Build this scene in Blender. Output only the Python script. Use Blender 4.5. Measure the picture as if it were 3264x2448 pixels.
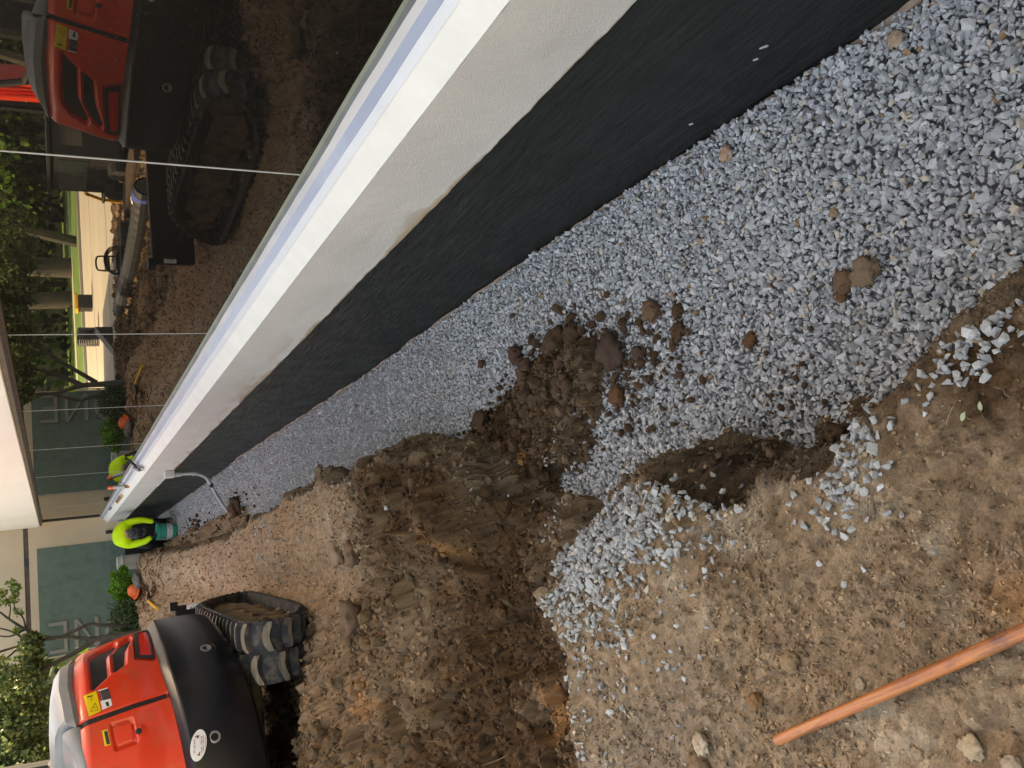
import bpy, math, random
import numpy as np
from math import sin, cos, pi, radians, atan2, hypot
from mathutils import Matrix, Vector
random.seed(7); rng = np.random.default_rng(11)
for o in list(bpy.data.objects): bpy.data.objects.remove(o)
scn = bpy.context.scene; COL = scn.collection

# ------------------------------------------------------------------ camera, world, sun, exposure
EYE = 1.55
P, A, R = radians(28.437), radians(10.868), radians(2.3486)
Fh = Vector((sin(A), cos(A), 0)); Rt = Vector((cos(A), -sin(A), 0)); Z = Vector((0, 0, 1))
fw = cos(P)*Fh - sin(P)*Z; up = sin(P)*Fh + cos(P)*Z
ex = cos(R)*(-up) - sin(R)*Rt; eu = sin(R)*(-up) + cos(R)*Rt
cam = bpy.data.objects.new('camera', bpy.data.cameras.new('camera')); COL.objects.link(cam)
m = Matrix.Identity(4)
for i, v in enumerate((ex, eu, -fw)):
    for j in range(3): m[j][i] = v[j]
m[2][3] = EYE
cam.matrix_world = m
cam.data.sensor_width = 36; cam.data.sensor_fit = 'HORIZONTAL'; cam.data.lens = 36*2734/3264
cam.data.clip_start = 0.05; cam.data.clip_end = 500
scn.camera = cam
SUN_EL, SUN_AZ = radians(47), radians(62)          # azimuth from +Y towards +X: the sun stands behind the building
w = bpy.data.worlds.new('World'); scn.world = w; w.use_nodes = True
nt = w.node_tree; nt.nodes.clear()
sky = nt.nodes.new('ShaderNodeTexSky'); sky.sky_type = 'NISHITA'; sky.sun_disc = False
sky.sun_elevation = SUN_EL; sky.sun_rotation = SUN_AZ; sky.dust_density = 3.0; sky.ozone_density = 0.6; sky.air_density = 1.0
bg = nt.nodes.new('ShaderNodeBackground'); bg.inputs[1].default_value = 0.15
wo = nt.nodes.new('ShaderNodeOutputWorld'); nt.links.new(sky.outputs[0], bg.inputs[0]); nt.links.new(bg.outputs[0], wo.inputs[0])
sl = bpy.data.lights.new('sun', 'SUN'); sl.energy = 4.2; sl.angle = radians(0.5); sl.color = (1, .93, .82)
sun = bpy.data.objects.new('sun', sl); COL.objects.link(sun)
sd = Vector((cos(SUN_EL)*sin(SUN_AZ), cos(SUN_EL)*cos(SUN_AZ), sin(SUN_EL)))
sun.rotation_euler = sd.to_track_quat('Z', 'Y').to_euler()
vs = scn.view_settings; vs.view_transform = 'Standard'; vs.look = 'None'; vs.gamma = 1; vs.use_curve_mapping = False
vs.exposure = 2.4
vs.use_white_balance = True; vs.white_balance_temperature = 10600; vs.white_balance_tint = 12

# ------------------------------------------------------------------ helpers
def tag(o, label=None, cat=None, group=None, kind=None):
    if label: o['label'] = label
    if cat: o['category'] = cat
    if group: o['group'] = group
    if kind: o['kind'] = kind
    return o
def empty(name, loc=(0, 0, 0), label=None, cat=None, group=None):
    o = bpy.data.objects.new(name, None); o.location = loc; o.empty_display_size = .1; COL.objects.link(o)
    return tag(o, label, cat, group)
def mk(name, v, f, mat, parent=None, smooth=False, local=True, attrs=None, mi=None):
    """v in world coordinates; re-based on the parent's location."""
    v = np.asarray(v, dtype=np.float64).reshape(-1, 3)
    if parent is not None:
        loc = np.array(parent.location)
        p = parent.parent
        while p is not None: loc = loc + np.array(p.location); p = p.parent
        v = v - loc
    me = bpy.data.meshes.new(name)
    if isinstance(f, np.ndarray):
        n, k = f.shape
        me.vertices.add(len(v)); me.vertices.foreach_set('co', v.ravel())
        me.loops.add(n*k); me.loops.foreach_set('vertex_index', f.astype(np.int32).ravel())
        me.polygons.add(n); me.polygons.foreach_set('loop_start', np.arange(0, n*k, k, dtype=np.int32))
        me.update(calc_edges=True)
    else:
        me.from_pydata([tuple(p) for p in v], [], f); me.update()
    mats = mat if isinstance(mat, (list, tuple)) else [mat]
    for q in mats: me.materials.append(q)
    if mi is not None: me.polygons.foreach_set('material_index', np.asarray(mi, dtype=np.int32))
    me.polygons.foreach_set('use_smooth', np.full(len(me.polygons), bool(smooth)))
    for an, (kind, data) in (attrs or {}).items():
        a = me.attributes.new(an, kind, 'POINT')
        a.data.foreach_set('color' if kind == 'FLOAT_COLOR' else ('vector' if kind == 'FLOAT_VECTOR' else 'value'), np.asarray(data, dtype=np.float32).ravel())
    o = bpy.data.objects.new(name, me); COL.objects.link(o)
    if parent is not None: o.parent = parent
    return o
class MB:
    def __init__(s): s.v = []; s.f = []; s.mi = []
    def add(s, v, f, mi=0):
        n = len(s.v); s.v += [tuple(p) for p in v]; s.f += [tuple(i+n for i in q) for q in f]; s.mi += [mi]*len(f); return s
    def box(s, a, b, rot=None, piv=None, mi=0, bev=0):
        (x0, y0, z0), (x1, y1, z1) = a, b
        if bev > 0:
            # chamfered box: each face inset
            V = []; F = []
            c = bev
            for (sx, X) in ((1, x0), (-1, x1)):
                for (sy, Y) in ((1, y0), (-1, y1)):
                    for (sz, Zz) in ((1, z0), (-1, z1)):
                        V += [(X, Y+sy*c, Zz+sz*c), (X+sx*c, Y, Zz+sz*c), (X+sx*c, Y+sy*c, Zz)]
            def id(i, j, k, a): return ((i*2+j)*2+k)*3+a
            for i in (0, 1): q = [id(i, 0, 0, 0), id(i, 1, 0, 0), id(i, 1, 1, 0), id(i, 0, 1, 0)]; F.append(q if i else q[::-1])
            for j in (0, 1): q = [id(0, j, 0, 1), id(0, j, 1, 1), id(1, j, 1, 1), id(1, j, 0, 1)]; F.append(q if j else q[::-1])
            for k in (0, 1): q = [id(0, 0, k, 2), id(1, 0, k, 2), id(1, 1, k, 2), id(0, 1, k, 2)]; F.append(q if k else q[::-1])
            for j in (0, 1):
                for k in (0, 1): F.append([id(0, j, k, 1), id(1, j, k, 1), id(1, j, k, 2), id(0, j, k, 2)])
            for i in (0, 1):
                for k in (0, 1): F.append([id(i, 0, k, 0), id(i, 1, k, 0), id(i, 1, k, 2), id(i, 0, k, 2)])
            for i in (0, 1):
                for j in (0, 1): F.append([id(i, j, 0, 0), id(i, j, 1, 0), id(i, j, 1, 1), id(i, j, 0, 1)])
            for i in (0, 1):
                for j in (0, 1):
                    for k in (0, 1): F.append([id(i, j, k, 0), id(i, j, k, 1), id(i, j, k, 2)])
        else:
            V = [(x, y, z) for x in (x0, x1) for y in (y0, y1) for z in (z0, z1)]
            F = [(0, 1, 3, 2), (4, 6, 7, 5), (0, 4, 5, 1), (2, 3, 7, 6), (0, 2, 6, 4), (1, 5, 7, 3)]
        if rot is not None:
            pv = Vector(piv if piv is not None else ((x0+x1)/2, (y0+y1)/2, (z0+z1)/2))
            V = [tuple(rot @ (Vector(p)-pv) + pv) for p in V]
        return s.add(V, F, mi)
    def tube(s, pts, rad, n=10, cap=True, mi=0):
        pts = [Vector(p) for p in pts]; k = len(pts)
        if not hasattr(rad, '__len__'): rad = [rad]*k
        V = []; prev = None
        for i, p in enumerate(pts):
            t = (pts[min(i+1, k-1)]-pts[max(i-1, 0)]).normalized()
            if prev is None: a = t.orthogonal().normalized()
            else: a = (prev - t*prev.dot(t)).normalized()
            prev = a; b = t.cross(a)
            for j in range(n):
                th = 2*pi*j/n; V.append(tuple(p + float(rad[i])*(cos(th)*a+sin(th)*b)))
        F = [(i*n+j, i*n+(j+1) % n, (i+1)*n+(j+1) % n, (i+1)*n+j) for i in range(k-1) for j in range(n)]
        if cap: F += [tuple(range(n))[::-1], tuple((k-1)*n+j for j in range(n))]
        return s.add(V, F, mi)
    def lathe(s, c, prof, n=20, axis=None, mi=0):
        """prof: (radius, height) along axis from c"""
        ax = Vector(axis or (0, 0, 1)).normalized(); a = ax.orthogonal().normalized(); b = ax.cross(a); c = Vector(c)
        V = []
        for (r, h) in prof:
            for j in range(n):
                th = 2*pi*j/n; V.append(tuple(c+ax*h+max(r, 1e-4)*(cos(th)*a+sin(th)*b)))
        k = len(prof)
        F = [(i*n+j, i*n+(j+1) % n, (i+1)*n+(j+1) % n, (i+1)*n+j) for i in range(k-1) for j in range(n)]
        F += [tuple(range(n))[::-1], tuple((k-1)*n+j for j in range(n))]
        return s.add(V, F, mi)
    def build(s, name, mat, parent=None, smooth=False):
        o = mk(name, s.v, s.f, mat, parent, smooth, mi=s.mi)
        if smooth: 
            try: o.data.set_sharp_from_angle(angle=radians(40))
            except Exception: pass
        return o

def h2(ix, iy, seed=0):
    ix = ix.astype(np.int64).astype(np.uint32); iy = iy.astype(np.int64).astype(np.uint32)
    h = ix*np.uint32(374761393) + iy*np.uint32(668265263) + np.uint32(seed*1274126177 % 4294967295)
    h = (h ^ (h >> np.uint32(13)))*np.uint32(1274126177); h = h ^ (h >> np.uint32(16)); h = h*np.uint32(2246822519); h ^= h >> np.uint32(15)
    return (h & np.uint32(0xffffff)).astype(np.float64)/0xffffff
def vn(x, y, seed=0):
    x = np.asarray(x, float); y = np.asarray(y, float)
    ix = np.floor(x); iy = np.floor(y); fx = x-ix; fy = y-iy; fx = fx*fx*(3-2*fx); fy = fy*fy*(3-2*fy)
    a = h2(ix, iy, seed); b = h2(ix+1, iy, seed); c = h2(ix, iy+1, seed); d = h2(ix+1, iy+1, seed)
    return (a*(1-fx)+b*fx)*(1-fy)+(c*(1-fx)+d*fx)*fy
def fbm(x, y, seed=0, o=4, g=.5):
    s = 0; a = 1; t = 0
    for i in range(o):
        s = s+a*vn(x*2**i+i*17.3, y*2**i-i*9.1, seed+i); t += a; a *= g
    return s/t
def cell(x, y, seed=0):
    """distance to nearest feature (0..~1) and that cell's random value"""
    ix = np.floor(x); iy = np.floor(y); best = np.full(np.shape(x), 9.); val = np.zeros(np.shape(x))
    for i in (-1, 0, 1):
        for j in (-1, 0, 1):
            cx = ix+i; cy = iy+j; px = cx+h2(cx, cy, seed); py = cy+h2(cx, cy, seed+5)
            d = np.hypot(px-x, py-y); r = h2(cx, cy, seed+9); k = d < best
            best = np.where(k, d, best); val = np.where(k, r, val)
    return best, val
def sst(a, b, x): t = np.clip((x-a)/(b-a), 0, 1); return t*t*(3-2*t)

# ------------------------------------------------------------------ materials
def nodes(name):
    mt = bpy.data.materials.new(name); mt.use_nodes = True; t = mt.node_tree; t.nodes.clear()
    b = t.nodes.new('ShaderNodeBsdfPrincipled'); o = t.nodes.new('ShaderNodeOutputMaterial'); t.links.new(b.outputs[0], o.inputs[0])
    return mt, t, b
def ramp(t, fac, stops):
    r = t.nodes.new('ShaderNodeValToRGB'); e = r.color_ramp.elements
    while len(e) < len(stops): e.new(.5)
    for i, (p, c) in enumerate(stops): e[i].position = p; e[i].color = (*c, 1)
    t.links.new(fac, r.inputs[0]); return r.outputs[0]
def noise(t, scale, detail=4, rough=.55, vec=None, dist=0):
    n = t.nodes.new('ShaderNodeTexNoise'); n.inputs['Scale'].default_value = scale; n.inputs['Detail'].default_value = detail
    n.inputs['Roughness'].default_value = rough; n.inputs['Distortion'].default_value = dist
    if vec is not None: t.links.new(vec, n.inputs['Vector'])
    return n
def coord(t, sc=(1, 1, 1), kind='Object'):
    c = t.nodes.new('ShaderNodeTexCoord'); mp = t.nodes.new('ShaderNodeMapping'); mp.inputs['Scale'].default_value = sc
    t.links.new(c.outputs[kind], mp.inputs[0]); return mp.outputs[0]
def mix(t, fac, a, b, mode='MIX'):
    n = t.nodes.new('ShaderNodeMix'); n.data_type = 'RGBA'; n.blend_type = mode
    for s_, v in ((n.inputs[0], fac), (n.inputs[6], a), (n.inputs[7], b)):
        if isinstance(v, (int, float)): s_.default_value = v
        elif isinstance(v, tuple): s_.default_value = (*v, 1)
        else: t.links.new(v, s_)
    return n.outputs[2]
def bump(t, b, h, st, dist=.01):
    n = t.nodes.new('ShaderNodeBump'); n.inputs['Strength'].default_value = st; n.inputs['Distance'].default_value = dist
    t.links.new(h, n.inputs['Height']); t.links.new(n.outputs[0], b.inputs['Normal'])
def M(name, c, rough=.6, metal=0, var=.15, scale=8, bmp=0, bscale=60, spec=.5, coat=0, sc=(1, 1, 1), dirt=None, dscale=3, dlo=.55, dhi=.7):
    mt, t, b = nodes(name)
    v = coord(t, sc)
    n = noise(t, scale, 5, .6, v)
    lo = tuple(x*(1-var) for x in c); hi = tuple(min(1, x*(1+var)) for x in c)
    col = ramp(t, n.outputs[0], [(.3, lo), (.7, hi)])
    if dirt:
        n2 = noise(t, dscale, 6, .65, v); mk_ = ramp(t, n2.outputs[0], [(dlo, (0, 0, 0)), (dhi, (1, 1, 1))])
        col = mix(t, mk_, col, dirt)
    t.links.new(col, b.inputs['Base Color'])
    b.inputs['Roughness'].default_value = rough; b.inputs['Metallic'].default_value = metal
    b.inputs['Specular IOR Level'].default_value = spec; b.inputs['Coat Weight'].default_value = coat; b.inputs['Coat Roughness'].default_value = .08
    if bmp: bump(t, b, noise(t, bscale, 5, .6, v).outputs[0], bmp)
    return mt
def attr_mat(name, rough=.9, bmp=.4, bscale=120, mul=.35, nscale=90, spec=.25):
    mt, t, b = nodes(name)
    a = t.nodes.new('ShaderNodeAttribute'); a.attribute_name = 'Col'
    v = coord(t)
    n = noise(t, nscale, 6, .7, v); g = ramp(t, n.outputs[0], [(.25, (1-mul,)*3), (.75, (1+mul,)*3)])
    col = mix(t, 1.0, a.outputs['Color'], g, 'MULTIPLY'); t.links.new(col, b.inputs['Base Color'])
    b.inputs['Roughness'].default_value = rough; b.inputs['Specular IOR Level'].default_value = spec
    if bmp: bump(t, b, noise(t, bscale, 6, .7, v).outputs[0], bmp, .006)
    return mt
soil_m = attr_mat('soil', .95, .8, 190, .5, 150)
clod_m = attr_mat('clod', .95, .6, 130, .35, 90)
stone_m = attr_mat('crushed_stone', .75, .25, 160, .16, 70, .3)
leaf_m, t_, b_ = nodes('leaf')
a_ = t_.nodes.new('ShaderNodeAttribute'); a_.attribute_name = 'Col'; t_.links.new(a_.outputs['Color'], b_.inputs['Base Color'])
b_.inputs['Roughness'].default_value = .5; b_.inputs['Specular IOR Level'].default_value = .35
tr = t_.nodes.new('ShaderNodeBsdfTranslucent'); t_.links.new(a_.outputs['Color'], tr.inputs[0])
ms = t_.nodes.new('ShaderNodeMixShader'); ms.inputs[0].default_value = .4
t_.links.new(b_.outputs[0], ms.inputs[1]); t_.links.new(tr.outputs[0], ms.inputs[2])
t_.links.new(ms.outputs[0], [n for n in t_.nodes if n.type == 'OUTPUT_MATERIAL'][0].inputs[0])

bark_m = M('bark', (.06, .055, .042), .9, var=.35, scale=14, bmp=.6, bscale=30, sc=(1, 1, .3))
cream_m = M('cream_sill', (.83, .80, .73), .8, var=.05, scale=5, bmp=.35, bscale=160, dirt=(.77, .73, .65), dscale=1.2, dlo=.60, dhi=.85)
# stucco: attribute carries the exposed tan substrate along the ragged lower edge
stucco_m, t_, b_ = nodes('stucco')
a_ = t_.nodes.new('ShaderNodeAttribute'); a_.attribute_name = 'Col'; v_ = coord(t_)
n_ = noise(t_, 2.2, 5, .6, v_); g_ = ramp(t_, n_.outputs[0], [(.3, (.93, .93, .93)), (.7, (1.05, 1.04, 1.03))])
t_.links.new(mix(t_, 1.0, a_.outputs['Color'], g_, 'MULTIPLY'), b_.inputs['Base Color']); b_.inputs['Roughness'].default_value = .9
bump(t_, b_, noise(t_, 160, 6, .75, coord(t_, (1, 1, 1.4))).outputs[0], .9, .008)
fascia_m = M('fascia_cream', (.80, .76, .68), .8, var=.03, scale=1.2, bmp=.1, bscale=120)
wingwall_m = M('beige_render', (.56, .47, .35), .85, var=.07, scale=1.5, bmp=.15, bscale=90)
teal_m = M('teal_panel', (.085, .145, .125), .55, var=.22, scale=3.5, dirt=(.11, .165, .145), dscale=7, dlo=.45, dhi=.75)
letter_m = M('letter_grey', (.24, .24, .225), .6, var=.05)
bronze_m = M('bronze_frame', (.085, .07, .062), .5, metal=.2, var=.2, scale=5, dirt=(.15, .14, .13), dscale=9)
darkmetal_m = M('dark_metal', (.035, .03, .03), .45, metal=.3)
tar_m, t_, b_ = nodes('tar_coating')
v_ = coord(t_, (1, .45, 3.5))
n_ = noise(t_, 9, 8, .7, v_, 1.2); c_ = ramp(t_, n_.outputs[0], [(.3, (.0045, .006, .005)), (.7, (.012, .0155, .0135))])
t_.links.new(c_, b_.inputs['Base Color']); 
n3_ = noise(t_, 5, 4, .6, coord(t_)); rr_ = ramp(t_, n3_.outputs[0], [(.3, (.36,)*3), (.75, (.6,)*3)]); t_.links.new(rr_, b_.inputs['Roughness']); b_.inputs['Specular IOR Level'].default_value = .32
bump(t_, b_, n_.outputs[0], .8, .02)
foot_m = M('footing_concrete', (.30, .21, .15), .9, var=.25, scale=14, bmp=.3)
gasket_m = M('olive_gasket', (.20, .21, .14), .6); grey_m = M('grey_strip', (.13, .135, .13), .6, var=.2)
offwhite_m = M('torn_backer', (.55, .53, .52), .8, var=.12, scale=6, dirt=(.42, .45, .52), dscale=5, sc=(1, .3, 1))
tape_m = M('blue_flashing_tape', (.30, .34, .44), .35, var=.10, scale=6, dirt=(.38, .42, .5), dscale=4, sc=(1, .4, 1))
white_m = M('white_sealant', (.70, .71, .75), .5, var=.05, scale=5)
# reflective tinted glass with dust
glass_m, t_, b_ = nodes('tinted_glass')
v_ = coord(t_)
vo_ = t_.nodes.new('ShaderNodeTexVoronoi'); vo_.inputs['Scale'].default_value = 90; t_.links.new(v_, vo_.inputs['Vector'])
n_ = noise(t_, 6, 3, .5, v_)
mm = t_.nodes.new('ShaderNodeMath'); mm.operation = 'MULTIPLY_ADD'; t_.links.new(n_.outputs[0], mm.inputs[0]); mm.inputs[1].default_value = -.11; t_.links.new(vo_.outputs['Distance'], mm.inputs[2])
k_ = ramp(t_, mm.outputs[0], [(0.0, (.22, .21, .20)), (.02, (.010, .009, .008))])
t_.links.new(k_, b_.inputs['Base Color']); b_.inputs['Roughness'].default_value = .6; b_.inputs['Specular IOR Level'].default_value = 0
gl = t_.nodes.new('ShaderNodeBsdfGlossy'); gl.inputs['Roughness'].default_value = .010; gl.inputs[0].default_value = (.82, .80, .75, 1)
fr = t_.nodes.new('ShaderNodeFresnel'); fr.inputs[0].default_value = 1.86
ms = t_.nodes.new('ShaderNodeMixShader'); t_.links.new(fr.outputs[0], ms.inputs[0]); t_.links.new(b_.outputs[0], ms.inputs[1]); t_.links.new(gl.outputs[0], ms.inputs[2])
t_.links.new(ms.outputs[0], [n for n in t_.nodes if n.type == 'OUTPUT_MATERIAL'][0].inputs[0])
joint_m = M('silicone_joint', (.42, .43, .42), .6)
red_m = M('orange_red_paint', (.78, .048, .017), .32, var=.05, scale=3, coat=.5, dirt=(.60, .085, .04), dscale=7, dlo=.5, dhi=.75)
blk_m = M('black_paint', (.006, .006, .008), .30, var=.2, scale=5, coat=.15, spec=.4, dirt=(.012, .011, .011), dscale=4)
gplast_m = M('grey_plastic', (.20, .205, .21), .36, var=.06)
blackpl_m = M('black_plastic', (.015, .015, .016), .6)
rub_m = M('track_rubber', (.020, .023, .029), .8, var=.4, scale=12, bmp=.3, dirt=(.10, .082, .064), dscale=14, dlo=.48, dhi=.66)
dust_m = M('dusty_rubber', (.19, .155, .12), .95, var=.4, scale=30, bmp=.5, bscale=50, sc=(.25, 1, 1.5), dirt=(.04, .04, .042), dscale=16, dlo=.52, dhi=.68)
mudsteel_m = M('muddy_steel', (.17, .115, .06), .85, var=.35, scale=9, bmp=.3, dirt=(.05, .032, .02), dscale=7, dlo=.5, dhi=.6)
steel_m = M('steel', (.35, .35, .34), .4, metal=.8)
redlens_m = M('red_reflector', (.75, .015, .012), .25, coat=.5)
yel_m = M('yellow_label', (.80, .58, .02), .45, var=.02); wht_m = M('white_label', (.75, .75, .74), .45, var=.02)
ink_m = M('ink', (.03, .03, .035), .5); redink_m = M('red_ink', (.35, .03, .03), .5); pinkink_m = M('pink_ink', (.6, .2, .17), .5)
grille_m, t_, b_ = nodes('grille_mesh')
a_ = t_.nodes.new('ShaderNodeAttribute'); a_.attribute_name = 'uvm'; mp = t_.nodes.new('ShaderNodeMapping'); mp.inputs['Rotation'].default_value = (0, 0, radians(24)); mp.inputs['Scale'].default_value = (78, 60, 1)
t_.links.new(a_.outputs['Vector'], mp.inputs[0]); br = t_.nodes.new('ShaderNodeTexBrick'); t_.links.new(mp.outputs[0], br.inputs['Vector'])
br.offset = 0; br.inputs['Color1'].default_value = (.002, .002, .0025, 1); br.inputs['Color2'].default_value = (.002, .002, .0025, 1); br.inputs['Mortar'].default_value = (.07, .08, .10, 1)
br.inputs['Mortar Size'].default_value = .06; br.inputs['Brick Width'].default_value = 1; br.inputs['Row Height'].default_value = 1; br.inputs['Scale'].default_value = 1
t_.links.new(br.outputs[0], b_.inputs['Base Color']); b_.inputs['Roughness'].default_value = .5
conc_m = M('road_concrete', (.42, .38, .31), .85, var=.12, scale=.4, dirt=(.36, .33, .28), dscale=.8)
lawn_m = M('lawn', (.085, .17, .03), .9, var=.3, scale=1.2)
walk_m = M('sidewalk', (.45, .42, .36), .85, var=.08)
farsoil_m = M('far_soil', (.12, .085, .055), .95, var=.35, scale=3, bmp=.5, bscale=12)
pvc_m = M('grey_pvc', (.42, .43, .41), .45, var=.06)
wood_m, t_, b_ = nodes('varnished_wood')
v_ = coord(t_, (14, 14, .8)); n_ = noise(t_, 6, 6, .6, v_, .6); c_ = ramp(t_, n_.outputs[0], [(.3, (.17, .045, .014)), (.5, (.44, .135, .038)), (.72, (.58, .22, .07))])
n2_ = noise(t_, 14, 5, .7, coord(t_, (1, 1, .35))); k_ = ramp(t_, n2_.outputs[0], [(.50, (0, 0, 0)), (.64, (1, 1, 1))])
t_.links.new(mix(t_, k_, c_, (.17, .06, .035)), b_.inputs['Base Color']); b_.inputs['Roughness'].default_value = .45; b_.inputs['Coat Weight'].default_value = .3; b_.inputs['Coat Roughness'].default_value = .25
bump(t_, b_, n_.outputs[0], .15, .002)
hiviz_m = M('lime_fabric', (.52, .80, .015), .8, var=.08, scale=10, bmp=.3, bscale=14)
denim_m = M('dark_trousers', (.008, .009, .012), .85, var=.3, scale=14, bmp=.3)
skin_m = M('skin', (.36, .20, .13), .6); capm = M('black_cap', (.018, .018, .02), .8, dirt=(.07, .07, .075), dscale=22, dlo=.5, dhi=.56)
pail_m = M('green_pail', (.0, .33, .235), .4, var=.1); palepail_m = M('pale_pail', (.48, .47, .42), .6)
orange_m = M('orange_plastic', (.85, .13, .03), .4); tubeg_m = M('grey_tube', (.42, .40, .38), .5); tan_m = M('tan_foam', (.62, .38, .16), .8, var=.15)
lime_m = M('lime_board', (.55, .75, .05), .6)
pipe_m = M('black_corrugated', (.010, .012, .016), .5); brown_m = M('brown_board', (.06, .035, .022), .7)
blue_m = M('blue_cloth', (.04, .07, .30), .7); yhandle_m = M('yellow_handle', (.75, .38, .03), .45)
window_m = M('cab_glass', (.02, .03, .03), .08, spec=.8)

# ------------------------------------------------------------------ ground shape
EY = np.array([-1, .5, .86, 1.04, 1.29, 1.42, 1.72, 1.86, 2.0, 2.3, 2.455, 2.66, 2.85, 3.1, 3.5, 3.69, 3.99, 4.8, 5.7, 7.2, 9.6, 11, 14, 17, 19, 22])
EX = np.array([.42, .40, .367, .337, .225, .105, .02, .045, .16, .12, .05, -.05, .02, .10, .22, .374, .462, .50, .518, .483, .363, .366, .38, .46, .5, .5])
GY = np.array([-1, 1.3, 2.4, 3.7, 5.9, 7.8, 10.4, 12, 15.4, 20, 24]); GZ = np.array([-.565, -.565, -.52, -.495, -.525, -.475, -.43, -.45, -.475, -.46, -.46])
def hg(x, y): return np.interp(y, GY, GZ) + .05*(1.26-x) + .022*(fbm(x*2.2, y*2.2, 31, 3)-.5)
def blob(x, y, cx, cy, rx, ry): return np.exp(-(((x-cx)/rx)**2+((y-cy)/ry)**2))
def rough(x, y):
    """0 on the trodden pad, 1 on freshly dug soil"""
    r = sst(2.62, 2.78, y)*(1-sst(4.3, 5.6, y)*sst(-.55, -.15, x))
    return np.clip(r, 0, 1)
def fan(x, y):
    f = .9*blob(x, y, .30, 3.35, .32, .36)+.72*blob(x, y, .60, 3.2, .17, .36)+.30*blob(x, y, .62, 2.6, .12, .3)+.62*blob(x, y, .16, 1.72, .17, .16)
    f = f + sst(9.3, 10.5, y)*.85*(1-sst(.45, .85, x))+.5*blob(x, y, .52, 4.0, .12, .3)
    n = fbm(x*6.5, y*6.5, 41, 5, .62)
    return f*.95 + (n-.5)*1.9*np.clip(f*1.6+.12*(y > 9), 0, 1)
def hs(x, y, fine=True, steep=None):
    e = np.interp(y, EY, EX) + (fbm(x*0+3, y*5, 3, 3)-.5)*.07
    wdt = .19
    d = x-e                                              # >0 towards the trench
    base = np.zeros_like(x)
    # dug gully beyond the near pad
    lip = 2.70+.05*(fbm(x*4, y*0, 8, 3)-.5)*2
    gul = sst(lip-.02, lip+.10, y)
    floor = -.30+.10*sst(.2, -1.2, x)
    rise = sst(3.2, 4.6, y)*sst(.1, -.5, x)+sst(3.35, 3.75, y)*sst(-.3, .1, x)*1.0
    base = base + gul*floor*(1-np.clip(rise, 0, 1))
    base = base + .36*blob(x, y, -1.35, 5.15, .75, .62) + .10*blob(x, y, -.2, 4.3, .5, .3)
    base = base + .24*blob(x, y, -.6, 15.9, .8, 1.6)+.1*blob(x, y, .0, 18.3, 1.2, 1.2)+.05*(fbm(x*1.5, y*1.5, 5, 3)-.5)
    base = base - .05*blob(x, y, -.75, 6.9, .9, .8)*0
    # soft shoulder before the bank
    base = base - .05*sst(-.25, 0, d)
    bank = sst(-.08, wdt-.07, d)
    z = base*(1-bank)+(-.66)*bank
    g = hg(x, y)
    r = rough(x, y)
    fa = fan(x, y)
    s = np.clip(fa-.28, 0, 1)
    z = np.maximum(z, g-.035+.16*np.minimum(s, .5)*(d > -.05)+.012*(s > 0))
    if fine:
        c1, v1 = cell(x*7, y*7, 1); c2, v2 = cell(x*19, y*19, 2); c3, v3 = cell(x*52, y*52, 3)
        dm = lambda c: np.sqrt(np.clip(1-(c*1.35)**2, 0, 1))
        k = np.clip(r+.8*sst(-.05, .1, d)*(s > 0)+.35*sst(12, 14, y), 0, 1)
        out = sst(0, .03, z-g)*1.0
        st_ = 1.0 if steep is None else 1-.85*steep
        out = out*st_
        z = z + k*out*(.080*dm(c1)*(v1 > .45)*v1+.042*dm(c2)*v2*v2) + (.35+.65*k)*out*.012*dm(c3)*v3
        z = z + (1-k)*out*(.012*dm(c2)*(v2 > .72)+.05*(fbm(x*3, y*3, 15, 3)-.5)+.016*(fbm(x*16, y*16, 16, 3)-.5))
        z = z + out*(.010+.014*k)*(fbm(x*38, y*38, 12, 3)-.5)
        z = z + out*.022*sst(.35, .65, vn(x*6, y*1.2, 77))*(np.sin(y*2*pi/.085)*.5)*sst(7.8, 8.6, y)*(1-sst(11.5, 12.5, y))*sst(-.42, -.30, x)*(1-sst(.12, .25, x))
        # footprints and a rut pressed into the pad
        z = z-.030*blob(x, y, -.50, 1.12, .035, .09)-.025*blob(x, y, -.12, 1.95, .05, .12)-.02*blob(x, y, -.30, 1.75, .10, .04)-.018*blob(x, y, .08, 1.2, .05, .1)
        z = z + sst(-.2, 0, d)*(1-s)*out*.04*(fbm(x*9, y*4, 19, 4)-.5)
    return z
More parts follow.
